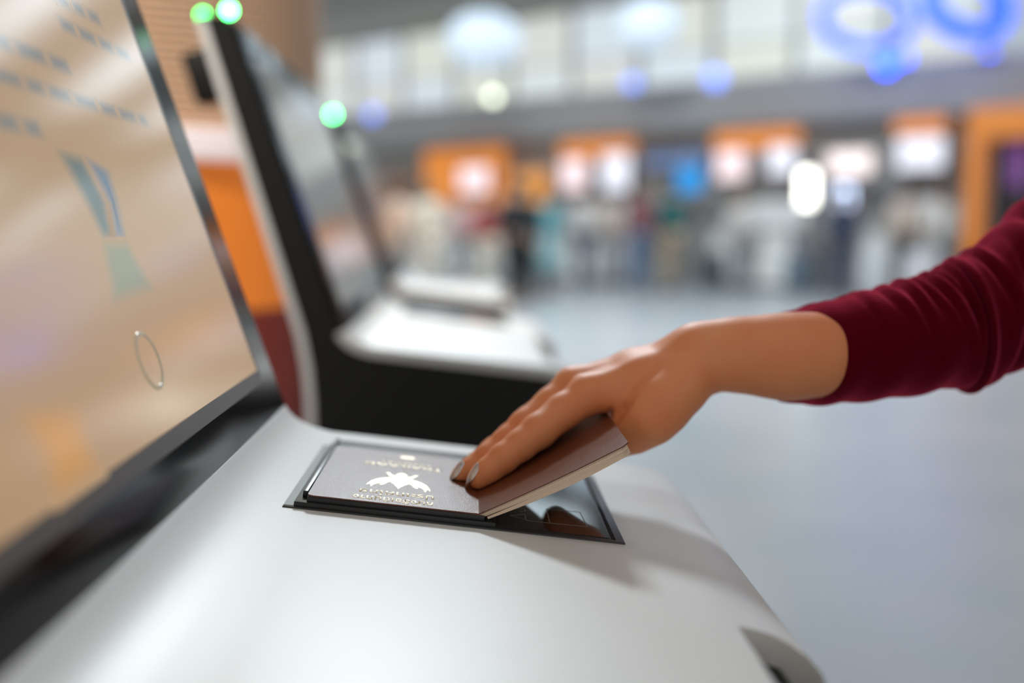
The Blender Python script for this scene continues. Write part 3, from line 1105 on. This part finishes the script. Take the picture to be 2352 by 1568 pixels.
def build_sleeve():
    st = [  # top x, y, bottom x, y, depth, depth radius (mm)
        (1796, 719, 1789, 922, .668, 36), (1850, 704, 1846, 929, .668, 38), (1920, 686, 1918, 925, .669, 40), (2000, 664, 2002, 917, .671, 42), (2085, 643, 2095, 905, .674, 43),
        (2150, 624, 2172, 889, .678, 45), (2196, 598, 2222, 893, .682, 47), (2252, 564, 2290, 862, .688, 49), (2330, 492, 2402, 806, .696, 52), (2450, 380, 2540, 690, .708, 54),
        (2620, 200, 2730, 520, .725, 57), (2850, -60, 2980, 280, .75, 64), (3050, -260, 3200, 120, .77, 66)]
    n, m = 300, 110
    S = catmull(st, n)
    total = len(st) - 1
    v, f = [], []
    for i in range(n):
        q = i / (n - 1) * total
        tx, ty, bx, by, d, rd = S[i]
        T, B = at(tx, ty, d), at(bx, by, d)
        c = (T + B) / 2
        h = (T - B) / 2
        hr = np.linalg.norm(h)
        hv = h / hr
        axd = at(*S[min(i + 1, n - 1)][:2], S[min(i + 1, n - 1)][4]) - at(*S[max(i - 1, 0)][:2], S[max(i - 1, 0)][4])
        axd /= np.linalg.norm(axd)
        near = np.array([0, -1.0, 0]) - 0 * hv
        for j in range(m):
            a = 2 * math.pi * j / m           # 0 top, 90 towards the camera
            ca, sa = math.cos(a), math.sin(a)
            g = lambda x0, w_: math.exp(-((q - x0) / w_) ** 2)
            dr = 0.0
            upper = max(0.0, ca)
            front = max(0.0, sa)
            # deep elbow crease, slanting, and the second one on the upper arm
            dr -= 0.0050 * g(5.62 + 0.10 * sa - 0.28 * (1 - ca) * 0.0, 0.10) * (0.35 + 0.65 * front)
            dr += 0.0030 * g(5.90, 0.20)
            dr -= 0.0045 * g(7.15 + 0.35 * ca, 0.14) * front
            dr += 0.0024 * g(7.5 + 0.35 * ca, 0.2) * front
            # small wrinkles gathered along the upper side of the forearm
            for x0, am, sl in ((2.45, 0.0006, 0.45), (3.10, 0.0012, 0.6), (3.62, 0.0020, 0.35), (3.98, 0.0014, 0.7), (4.45, 0.0024, 0.45), (4.86, 0.0018, 0.7), (5.20, 0.0030, 0.2), (6.55, 0.0026, 0.3), (8.0, 0.0024, 0.3)):
                dr -= am * g(x0 + sl * (1 - ca) * (1 if sa > 0 else -0.4), 0.11) * max(0.0, ca + 0.35)
                dr += am * 0.8 * g(x0 + 0.24 + sl * (1 - ca) * (1 if sa > 0 else -0.4), 0.13) * max(0.0, ca + 0.35)
            dr += 0.0007 * math.sin(q * 5.1 + 2.3 * a) * min(1, q)
            p = c + hv * (hr + dr) * ca + near * (rd / 1000 * (0.98) + dr) * sa
            p = p + axd * 0.0085 * max(0, sa) * max(0, 1 - q / 2.0)         # the cuff's near edge sits further up the arm
            v.append(p)
    # inner lining of the cuff
    for i in range(m):
        v.append(np.array(v[i]) * 1.0)
    base_in = n * m
    c0 = np.mean([v[j] for j in range(m)], 0)
    axd0 = at(1920, 805, .669) - at(1792, 820, .668)
    axd0 /= np.linalg.norm(axd0)
    for j in range(m):
        v[base_in + j] = c0 + (np.array(v[j]) - c0) * 0.95 + axd0 * 0.0006
    for j in range(m):
        v.append(c0 + (np.array(v[j]) - c0) * 0.93 + axd0 * 0.05)
    for i in range(n - 1):
        for j in range(m):
            j2 = (j + 1) % m
            f.append((i * m + j, i * m + j2, (i + 1) * m + j2, (i + 1) * m + j))
    for j in range(m):
        j2 = (j + 1) % m
        f.append((j, base_in + j, base_in + j2, j2))
        f.append((base_in + j, base_in + m + j, base_in + m + j2, base_in + j2))
    f.append(tuple((n - 1) * m + j for j in range(m)))
    bm = bmesh.new()
    bm.from_mesh(pyd(v, f))
    bmesh.ops.transform(bm, matrix=PER_INV, verts=bm.verts[:])
    return from_bm(bm)


sl = link('sweater_sleeve', build_sleeve(), sleeve_material(), person, 'all')
sl['label'] = 'dark red knitted sleeve with gathered folds'

# ------------------------------------------------------------------ the hall beyond: counters, signs, lamps, cases, people
ORANGE = mat('orange_sign', (0.80, 0.26, 0.04), 0.5, emit=(0.85, 0.26, 0.035), estr=0.42)  # glow in the board colour, in place of lamp light under the bulkhead
ORANGE_DULL = mat('orange_paint_glow', (0.78, 0.25, 0.03), 0.5, emit=(0.85, 0.26, 0.03), estr=0.18)  # paint with a faint glow added; the portal frame is no lamp
AMBER = mat('amber_sign', (0.80, 0.34, 0.08), 0.5, emit=(0.85, 0.33, 0.08), estr=0.40)  # amber board, likewise brightened by an added glow
POST = mat('grey_post', (0.30, 0.30, 0.31), 0.4, metal=0.5)
DESK = mat('counter_white', (0.86, 0.86, 0.83), 0.5)
DESK_G = mat('counter_grey', (0.45, 0.47, 0.48), 0.5)
PINK_SCR = mat('pinkish_screen', (0.1, 0.1, 0.1), 0.3, emit=(1.0, 0.80, 0.84), estr=1.15)
BLUE_SCR = mat('bluish_screen', (0.1, 0.1, 0.1), 0.3, emit=(0.86, 0.88, 1.0), estr=1.15)
MON = mat('monitor_case', (0.05, 0.05, 0.055), 0.4)


def screen_unit(name, label, cat, o, pxa, pxb, pya, pyb, board, screens, desk=None, group=None):
    """orange board on posts with hanging monitors, over a counter; extents given in the photograph"""
    sm_ = wall_s((pxa + pxb) / 2, o)
    root = empty(name, wpos(sm_, o), W_ANG)
    tag(root, label, cat, group)
    s0, s1 = wall_s(pxa, o), wall_s(pxb, o)
    zt, zb = wall_z(pya, sm_, o), wall_z(pyb, sm_, o)
    wall_box('board', s0, s1, o - 0.08, o + 0.06, zb, zt, board, root, 0.02)
    for sp_ in (s0 + 0.1, s1 - 0.1):
        wall_box('post', sp_ - 0.05, sp_ + 0.05, o - 0.16, o - 0.08, 0.0, zt - 0.05, POST, root)
    for (xa, xb, ya, yb, m) in screens:
        a, b = wall_s(xa, o + 0.1), wall_s(xb, o + 0.1)
        z1_, z0_ = wall_z(ya, sm_, o), wall_z(yb, sm_, o)
        mo = wall_box('monitor', a, b, o + 0.06, o + 0.16, z0_, z1_, MON, root, 0.01)
        wall_box('monitor_screen', a + 0.03, b - 0.03, o + 0.16, o + 0.17, z0_ + 0.03, z1_ - 0.03, m, mo)
    if desk:
        a, b = wall_s(desk[0], o + 0.9), wall_s(desk[1], o + 0.9)
        wall_box('desk', a, b, o + 0.55, o + 1.15, 0.08, 1.05, DESK, root, 0.02)
        wall_box('desk_top', a - 0.05, b + 0.05, o + 0.5, o + 1.25, 1.05, 1.10, DESK_G, root, 0.01)
        wall_box('desk_plinth', a + 0.04, b - 0.04, o + 0.6, o + 1.1, 0.0, 0.08, MON, root)
        wall_box('back_panel', a + 0.1, b - 0.1, o + 0.2, o + 0.26, 0.0, 1.55, DESK, root, 0.01)
    return root


G = 'counters along the far wall'
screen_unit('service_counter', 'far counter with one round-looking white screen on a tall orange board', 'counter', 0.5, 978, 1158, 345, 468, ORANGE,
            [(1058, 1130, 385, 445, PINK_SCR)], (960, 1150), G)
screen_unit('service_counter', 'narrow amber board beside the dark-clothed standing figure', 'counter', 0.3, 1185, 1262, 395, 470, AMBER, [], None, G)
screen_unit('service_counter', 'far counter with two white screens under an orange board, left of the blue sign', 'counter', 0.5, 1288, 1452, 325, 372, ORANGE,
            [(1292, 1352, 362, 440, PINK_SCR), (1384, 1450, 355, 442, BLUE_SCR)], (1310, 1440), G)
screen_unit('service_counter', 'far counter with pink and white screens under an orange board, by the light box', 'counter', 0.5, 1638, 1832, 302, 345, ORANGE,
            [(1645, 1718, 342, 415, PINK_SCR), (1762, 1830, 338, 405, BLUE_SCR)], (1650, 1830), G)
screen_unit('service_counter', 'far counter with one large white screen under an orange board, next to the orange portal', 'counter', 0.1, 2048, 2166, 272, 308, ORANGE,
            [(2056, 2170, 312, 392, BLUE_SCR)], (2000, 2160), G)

# orange portal with a dark shop inside
po = 0.7
ps = wall_s(2310, po)
pr = tag(empty('shop_portal', wpos(ps, po), W_ANG), 'square orange portal around a dark shop entrance', 'portal')
sa_, sb_ = wall_s(2218, po), wall_s(2470, po)
zt_ = wall_z(245, ps, po)
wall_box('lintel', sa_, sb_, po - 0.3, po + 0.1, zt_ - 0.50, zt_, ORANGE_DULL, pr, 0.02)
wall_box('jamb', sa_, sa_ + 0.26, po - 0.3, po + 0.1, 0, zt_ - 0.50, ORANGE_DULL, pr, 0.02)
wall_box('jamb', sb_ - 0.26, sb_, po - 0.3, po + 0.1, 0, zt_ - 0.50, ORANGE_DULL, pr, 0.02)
wall_box('back_panel', sa_ + 0.26, sb_ - 0.26, po - 0.6, po - 0.5, 0, zt_ - 0.50, mat('shop_dark', (0.015, 0.015, 0.02), 0.5), pr)
wall_box('shop_screen', wall_s(2295, po), wall_s(2335, po), po - 0.5, po - 0.45, 1.75, 2.45, mat('purple_screen', (0.05, 0.02, 0.08), 0.4, emit=(0.30, 0.10, 0.42), estr=0.5), pr)


def lit_panel(name, label, cat, o, pxa, pxb, pya, pyb, m, stand=True):
    sm_ = wall_s((pxa + pxb) / 2, o)
    root = tag(empty(name, wpos(sm_, o), W_ANG), label, cat)
    s0, s1 = wall_s(pxa, o), wall_s(pxb, o)
    zt, zb = wall_z(pya, sm_, o), wall_z(pyb, sm_, o)
    wall_box('casing', s0 - 0.02, s1 + 0.02, o - 0.10, o, zb - 0.02, zt + 0.02, MON, root, 0.005)
    wall_box('lit_face', s0, s1, o, o + 0.015, zb, zt, m, root)
    if stand:
        wall_box('stand', (s0 + s1) / 2 - 0.04, (s0 + s1) / 2 + 0.04, o - 0.09, o - 0.02, 0, zb, POST, root)
        wall_box('stand_foot', (s0 + s1) / 2 - 0.25, (s0 + s1) / 2 + 0.25, o - 0.25, o + 0.15, 0, 0.03, POST, root)
    return root


lit_panel('light_box', 'glaring upright white light box in front of the far counters', 'light box', 1.6, 1838, 1868, 395, 470, mat('white_light', (1, 1, 1), 0.4, emit=(1.0, 0.98, 0.86), estr=5.5))
lit_panel('sign_panel', 'wide pale pink lit sign board right of the glaring light box', 'sign', 0.6, 1900, 1998, 350, 400, mat('pale_pink_light', (0.9, 0.8, 0.8), 0.4, emit=(1.0, 0.80, 0.74), estr=0.95))
lit_panel('sign_panel', 'small bluish-white lit panel below the pale pink sign board', 'sign', 1.4, 1922, 1956, 428, 470, mat('bluish_light', (0.7, 0.8, 1), 0.4, emit=(0.62, 0.72, 1.0), estr=2.6))
lit_panel('sign_panel', 'bright blue lit panel between the second and third orange boards', 'sign', 0.6, 1555, 1612, 388, 440, mat('blue_light', (0.02, 0.2, 0.5), 0.4, emit=(0.0, 0.24, 0.60), estr=1.0))
lit_panel('sign_panel', 'dull blue-grey board above the bright blue lit panel', 'sign', -0.25, 1480, 1625, 352, 386, mat('blue_grey_board', (0.16, 0.24, 0.42), 0.5, emit=(0.14, 0.22, 0.42), estr=0.4))
lit_panel('sign_panel', 'brown board low at the far counters, beside the farthest kiosk', 'sign', 0.5, 880, 965, 405, 432, mat('brown_board', (0.35, 0.14, 0.06), 0.5))

# hanging lamps
CABLE = mat('lamp_cable', (0.08, 0.08, 0.09), 0.5)
BLUE_E = mat('blue_led', (0.0, 0.05, 0.3), 0.4, emit=(0.0, 0.055, 1.0), estr=9.0)
BLUE_RING = mat('blue_led_ring', (0.0, 0.05, 0.3), 0.4, emit=(0.02, 0.09, 1.0), estr=1.9)
PALE_BLUE = mat('pale_blue_lamp', (0.2, 0.25, 0.5), 0.4, emit=(0.16, 0.26, 0.95), estr=2.2)
PALE_WHITE = mat('pale_white_lamp', (0.7, 0.75, 0.8), 0.4, emit=(0.58, 0.74, 0.92), estr=0.62)
PALE_GREEN = mat('pale_green_lamp', (0.7, 0.75, 0.6), 0.4, emit=(0.80, 0.88, 0.66), estr=4.0)


def cable(root, z0):
    o = link('cable', tube_mesh([(0, 0, z0), (0, 0, CEIL_Z - 0.01 - root.location.z)], 0.008, 6), CABLE, root)
    return o


def hang_ball(label, px, py, d, r, m, flat=1.0):
    root = tag(empty('pendant_lamp', at(px, py, d)), label, 'lamp')
    link('globe', ball_mesh(r, 1, 1, flat, 3), m, root, 'all')
    link('cap', lathe([(0, r * flat + 0.03), (r * 0.25, r * flat + 0.03), (r * 0.3, r * flat * 0.93), (0, r * flat * 0.93)], 16), CABLE, root)
    cable(root, r * flat)


def hang_ring(label, px, py, d, rr, tube, m, tilt):
    root = tag(empty('ring_lamp', at(px, py, d)), label, 'lamp')
    g = link('glowing_ring', torus_mesh(rr, tube, 56, 10), m, root, 'all')
    g.rotation_euler = tilt
    Mt = g.rotation_euler.to_matrix()
    hub = Vector((0, 0, rr * 1.2))
    for a_ in (30, 150, 270):
        p_ = Mt @ Vector((rr * math.cos(R(a_)), rr * math.sin(R(a_)), 0))
        link('spoke', tube_mesh([p_, hub], 0.006, 6), CABLE, root)
    cable(root, rr * 1.2)


hang_ring('large tilted blue ring lamp hanging high above the orange portal', 2222, 5, 18.0, 0.62, 0.16, BLUE_RING, (R(62), R(6), 0))
hang_ring('blue ring lamp hanging left of the largest blue ring lamp', 1990, 40, 19.0, 0.74, 0.10, BLUE_RING, (R(52), R(-12), 0))
hang_ball('saturated blue pendant globe under the left blue ring lamp', 2036, 148, 17.0, 0.13, BLUE_E)
hang_ball('saturated blue pendant globe just right of another under the blue ring lamps', 2078, 138, 20.8, 0.10, BLUE_E)
hang_ball('saturated blue pendant globe under the right edge of the large ring lamp', 2272, 132, 18.5, 0.11, BLUE_E)
hang_ball('lone blue pendant globe left of the two blue ring lamps', 1644, 180, 18.0, 0.15, PALE_BLUE)
hang_ball('pale blue pendant globe below the second large white drum lamp', 1452, 190, 21.5, 0.13, PALE_BLUE)
hang_ball('faint blue pendant globe right of the green lamp of the farthest kiosk', 856, 262, 24.0, 0.13, PALE_BLUE)
hang_ball('pale green-white pendant globe under the first large white drum lamp', 1132, 222, 18.5, 0.08, PALE_GREEN)
hang_ball('large bluish-white drum lamp, leftmost of the hall lamps overhead', 1110, 92, 21.0, 0.70, PALE_WHITE, 0.75)
hang_ball('bluish-white drum lamp, second of the two large round ones', 1492, 55, 20.0, 0.55, PALE_WHITE, 0.8)

# suitcases standing by the counters
def suitcase(label, px, depth, m, h=0.66, wd=0.44):
    p = at(px, 515, depth)
    root = tag(empty('suitcase', (p[0], p[1], 0), random.uniform(-0.6, 0.6)), label, 'suitcase', 'luggage in the hall')
    link('shell', box_mesh(-wd / 2, wd / 2, -0.13, 0.13, 0.05, h, 0.04, 3), m, root, 40)
    for sx_ in (-1, 1):
        for sy_ in (-1, 1):
            wl_ = link('wheel', lathe([(0, -0.012), (0.025, -0.012), (0.025, 0.012), (0, 0.012)], 14), MON, root)
            wl_.rotation_euler = (0, R(90), 0)
            wl_.location = (sx_ * (wd / 2 - 0.06), sy_ * 0.08, 0.025)
    link('handle', tube_mesh([(-0.1, 0.08, h - 0.02), (-0.1, 0.08, h + 0.32), (0.1, 0.08, h + 0.32), (0.1, 0.08, h - 0.02)], 0.011, 8), POST, root)


suitcase('dark grey suitcase in front of the counter left of the glaring light box', 1640, 19.0, mat('case_dark', (0.05, 0.06, 0.07), 0.4))
suitcase('slate blue suitcase standing below the glaring light box', 1838, 18.0, mat('case_slate', (0.10, 0.14, 0.18), 0.4))
suitcase('white suitcase beside the person in black trousers on the right', 2130, 15.3, mat('case_white', (0.7, 0.7, 0.74), 0.4), 0.75)
suitcase('light grey suitcase standing left of the person in black trousers', 2015, 16.6, mat('case_light', (0.55, 0.57, 0.6), 0.4), 0.75)


# people
def skin_tree(name, verts, edges_, radii, m, parent, sub=1):
    me = bpy.data.meshes.new(name)
    me.from_pydata(verts, edges_, [])
    o = link(name, me, m, parent)
    sk = o.modifiers.new('skin', 'SKIN')
    sk.use_smooth_shade = True
    lay = me.skin_vertices[0].data if me.skin_vertices else None
    for i, r in enumerate(radii):
        lay[i].radius = (r, r) if not hasattr(r, '__len__') else r
    lay[0].use_root = True
    if sub:
        sb = o.modifiers.new('sub', 'SUBSURF')
        sb.levels = sub
        sb.render_levels = sub
    bake(o)
    o.data.materials.clear()
    o.data.materials.append(m)
    for p_ in o.data.polygons: p_.use_smooth = True
    return o


SKINS = [mat('far_skin_%d' % i, c, 0.5) for i, c in enumerate(((0.55, 0.33, 0.22), (0.35, 0.19, 0.11), (0.62, 0.40, 0.29)))]
HAIRS = [mat('far_hair_%d' % i, c, 0.6) for i, c in enumerate(((0.02, 0.015, 0.012), (0.10, 0.05, 0.025), (0.30, 0.20, 0.10)))]
SHOE = mat('far_shoe', (0.03, 0.03, 0.03), 0.5)


def make_person(label, px, depth, top, bottom, yaw=0, h=1.70, stride=0.12, skirt=False, sk=0, hr=0, bag=None, armbend=0.0):
    p = at(px, 515, depth)
    root = tag(empty('person', (p[0], p[1], 0), R(yaw)), label, 'person', 'people waiting in the hall')
    k = h / 1.70
    st = stride
    V = [(0, 0, .95), (0, 0, 1.12), (0, 0.01, 1.30), (0, 0.015, 1.43), (0, 0.0, 1.50), (0, -0.02, 1.58), (0, -0.015, 1.655),
         (-.17, 0, 1.40), (-.22, 0.02, 1.13), (-.23, -0.05 - armbend, .90 + armbend), (-.23, -0.08 - armbend, .81 + armbend), (.17, 0, 1.40), (.22, 0.02, 1.13), (.23, -0.05 - armbend, .90 + armbend), (.23, -0.08 - armbend, .81 + armbend),
         (-.09, 0, .90), (-.10, -st * 0.6, .50), (-.10, -st, .08), (-.10, -st - .13, .035), (.09, 0, .90), (.10, st * 0.3, .50), (.10, st, .09), (.10, st - .13, .035), (0, -0.105, 1.585)]
    E_ = [(0, 1), (1, 2), (2, 3), (3, 4), (4, 5), (5, 6), (3, 7), (7, 8), (8, 9), (9, 10), (3, 11), (11, 12), (12, 13), (13, 14), (0, 15), (15, 16), (16, 17), (17, 18), (0, 19), (19, 20), (20, 21), (21, 22), (5, 23)]
    rad = [(.13, .10), (.11, .085), (.13, .10), (.07, .06), .05, (.078, .09), (.068, .08), .05, .04, .032, .03, .05, .04, .032, .03, .08, .055, .04, .035, .08, .055, .04, .035, .014]
    sc_ = lambda v_: tuple(c * k for c in v_)
    body = skin_tree('body', [sc_(v_) for v_ in V], E_, [tuple(c * k for c in r) if hasattr(r, '__len__') else r * k for r in rad], SKINS[sk], root)
    idx = [0, 1, 2, 3, 7, 8, 9, 11, 12, 13]
    mp = {a: i for i, a in enumerate(idx)}
    skin_tree('top', [sc_(V[a] if a not in (9, 13) else tuple(0.75 * q + 0.25 * w_ for q, w_ in zip(V[a], V[a - 1]))) for a in idx], [(mp[a], mp[b]) for a, b in E_ if a in mp and b in mp],
              [(.165 * k, .135 * k), (.15 * k, .125 * k), (.165 * k, .135 * k), (.085 * k, .08 * k)] + [.075 * k, .062 * k, .052 * k] * 2, top, root)
    if skirt:
        link('skirt', lathe([(0.13 * k, 1.0 * k), (0.16 * k, .95 * k), (0.20 * k, .7 * k), (0.25 * k, .25 * k), (0.24 * k, .25 * k), (0.12 * k, .98 * k)], 24), bottom, root, 'all')
    else:
        idx = [0, 15, 16, 17, 19, 20, 21]
        mp = {a: i for i, a in enumerate(idx)}
        skin_tree('trousers', [sc_(V[a]) for a in idx], [(mp[a], mp[b]) for a, b in E_ if a in mp and b in mp], [(.15 * k, .125 * k), .10 * k, .075 * k, .06 * k, .10 * k, .075 * k, .06 * k], bottom, root)
    hm_ = link('hair', ball_mesh(0.105 * k, 0.95, 1.08, 0.95, 2), HAIRS[hr], root, 'all')
    hm_.location = (0, 0.018 * k, 1.640 * k)
    for a in (17, 21):
        sh_ = link('shoe', box_mesh(-.045, .045, -.17, .08, 0, .075, .025, 2), SHOE, root, 'all')
        sh_.location = (V[a][0] * k, V[a][1] * k, 0)
    if bag:
        link('bag', box_mesh(-.15, .15, .12, .28, .98 * k, 1.40 * k, .05, 2), bag, root, 40)
    return root


def cloth(n, c): return mat('cloth_' + n, c, 0.85)


BLACKC = cloth('black', (0.012, 0.013, 0.015)); CREAM = cloth('cream', (0.62, 0.55, 0.45)); PEACH = cloth('peach', (0.66, 0.45, 0.33)); RED = cloth('red', (0.34, 0.05, 0.045))
PINK = cloth('pink', (0.62, 0.40, 0.38)); TEALC = cloth('teal', (0.13, 0.34, 0.38)); PALETEAL = cloth('pale_teal', (0.25, 0.40, 0.43)); WHITEC = cloth('white', (0.68, 0.65, 0.62)); NAVY = cloth('navy', (0.03, 0.05, 0.10))
DENIM = cloth('denim', (0.06, 0.12, 0.22)); MAROON = cloth('maroon', (0.20, 0.07, 0.08)); GREEN = cloth('green', (0.0, 0.13, 0.13)); KHAKI = cloth('khaki', (0.40, 0.32, 0.22)); GREYC = cloth('grey', (0.28, 0.29, 0.30)); BEIGE = cloth('beige', (0.60, 0.50, 0.42))
make_person('person dressed all in black with a red bag, nearest of those in the hall', 1182, 15.6, BLACKC, BLACKC, 20, 1.72, 0.10, bag=RED)
make_person('person in black with dark hair, just behind the one carrying a red bag', 1206, 16.6, BLACKC, BLACKC, 190, 1.70, 0.08)
make_person('person in a peach top and light trousers close behind the farthest kiosk', 915, 16.5, PEACH, BEIGE, 160, 1.72, 0.1, sk=2, hr=1)
make_person('person in cream top and cream trousers, second from the farthest kiosk', 985, 16.0, CREAM, CREAM, 200, 1.70, 0.1, sk=2, hr=2)
make_person('person in a pink top and grey trousers left of the black-clothed figure', 1062, 18.5, PINK, GREYC, 150, 1.66, 0.1, hr=1)
make_person('person in a red top and light trousers beside the black-clothed figure', 1118, 18.0, RED, CREAM, 30, 1.62, 0.15)
make_person('person in a pale teal top and teal skirt right of the black-clothed figure', 1262, 18.0, TEALC, PALETEAL, 170, 1.68, 0.1, skirt=True, hr=1)
make_person('person in a white top with black trousers under two white screens', 1340, 19.5, WHITEC, NAVY, 190, 1.72, 0.2, sk=1)
make_person('person in a beige top with grey trousers, next to the white-topped one', 1398, 20.0, BEIGE, GREYC, 150, 1.70, 0.15, sk=2)
make_person('person in a maroon top and blue jeans left of the green-topped one', 1472, 18.2, MAROON, DENIM, 170, 1.76, 0.2, hr=1)
make_person('person in a dark green top and khaki trousers below the bright blue panel', 1540, 18.6, GREEN, KHAKI, 200, 1.78, 0.15)
make_person('person in a white top and grey trousers at the counter left of the light box', 1700, 18.8, WHITEC, GREYC, 180, 1.66, 0.1, sk=2, hr=2)
make_person('person in dark navy clothes right of the glaring light box', 1935, 16.8, NAVY, NAVY, 170, 1.60, 0.1, sk=1)
make_person('person in a beige top and black trousers on the right, between two pale suitcases', 2080, 16.8, BEIGE, BLACKC, 160, 1.68, 0.25, sk=2, hr=1)
make_person('person in a pale grey top at the counter beside the orange portal', 2165, 16.2, WHITEC, GREYC, 180, 1.66, 0.1, hr=1)

# the rest of the traveller, standing to the right of the kiosk
def traveller():
    k = 0.945
    rot = Matrix.Rotation(R(-90), 3, 'Z')
    W = lambda v_: tuple(rot @ Vector(v_) * k)
    V = [(0, 0, .95), (0, 0, 1.12), (0, 0.01, 1.30), (0, 0.015, 1.43), (0, 0.0, 1.50), (0, -0.03, 1.575), (0, -0.03, 1.655), (0, -0.12, 1.585),
         (.17, 0, 1.40), (.22, 0.02, 1.13), (.23, -0.05, .90), (.235, -0.07, .83), (-.09, 0, .90), (-.10, 0.02, .50), (-.10, .04, .08), (-.10, -.09, .035), (.09, 0, .90), (.10, -0.02, .50), (.10, 0.0, .08), (.10, -.13, .035)]
    E_ = [(0, 1), (1, 2), (2, 3), (3, 4), (4, 5), (5, 6), (5, 7), (3, 8), (8, 9), (9, 10), (10, 11), (0, 12), (12, 13), (13, 14), (14, 15), (0, 16), (16, 17), (17, 18), (18, 19)]
    rad = [.11, .09, .11, .06, .05, .085, .075, .013, .045, .038, .03, .03, .075, .052, .038, .034, .075, .052, .038, .034]
    skin_tree('body', [W(v_) for v_ in V], E_, [q * k for q in rad], SKIN, person, 2)
    T = [(0, 0, .90), (0, 0, 1.12), (0, 0.01, 1.30), (0, 0.015, 1.42), (.17, 0, 1.39), (.22, 0.02, 1.13), (.23, -0.04, .93), (-.15, 0, 1.39)]
    skin_tree('sweater', [W(v_) for v_ in T], [(0, 1), (1, 2), (2, 3), (3, 4), (4, 5), (5, 6), (3, 7)], [q * k for q in (.155, .14, .15, .085, .075, .06, .05, .078)], MATS['wine_knit'], person, 2)
    L = [(0, 0, .95), (-.09, 0, .88), (-.10, 0.02, .50), (-.10, .04, .08), (.09, 0, .88), (.10, -0.02, .50), (.10, 0.0, .08)]
    skin_tree('trousers', [W(v_) for v_ in L], [(0, 1), (1, 2), (2, 3), (0, 4), (4, 5), (5, 6)], [q * k for q in (.14, .10, .075, .06, .10, .075, .06)], NAVY, person, 2)
    hr_ = link('hair', ball_mesh(0.108 * k, 1.06, 0.95, 1.0, 3), HAIRS[0], person, 'all')
    hr_.location = W((0, 0.012, 1.63))
    for a in (14, 18):
        sh_ = link('shoe', box_mesh(-.17, .08, -.045, .045, 0, .075, .025, 2), SHOE, person, 'all')
        sh_.location = (W(V[a])[0], W(V[a])[1], 0)
    ey = mat('eye', (0.02, 0.015, 0.01), 0.2)
    for sx_ in (-1, 1):
        e_ = link('eye', ball_mesh(0.010, sub=2), ey, person, 'all')
        e_.location = W((sx_ * 0.034, -0.098, 1.605))
    mo_ = link('mouth', ball_mesh(0.02, 0.3, 1.0, 0.3, 2), mat('lips', (0.45, 0.12, 0.10), 0.4), person, 'all')
    mo_.location = W((0, -0.10, 1.545))


traveller()
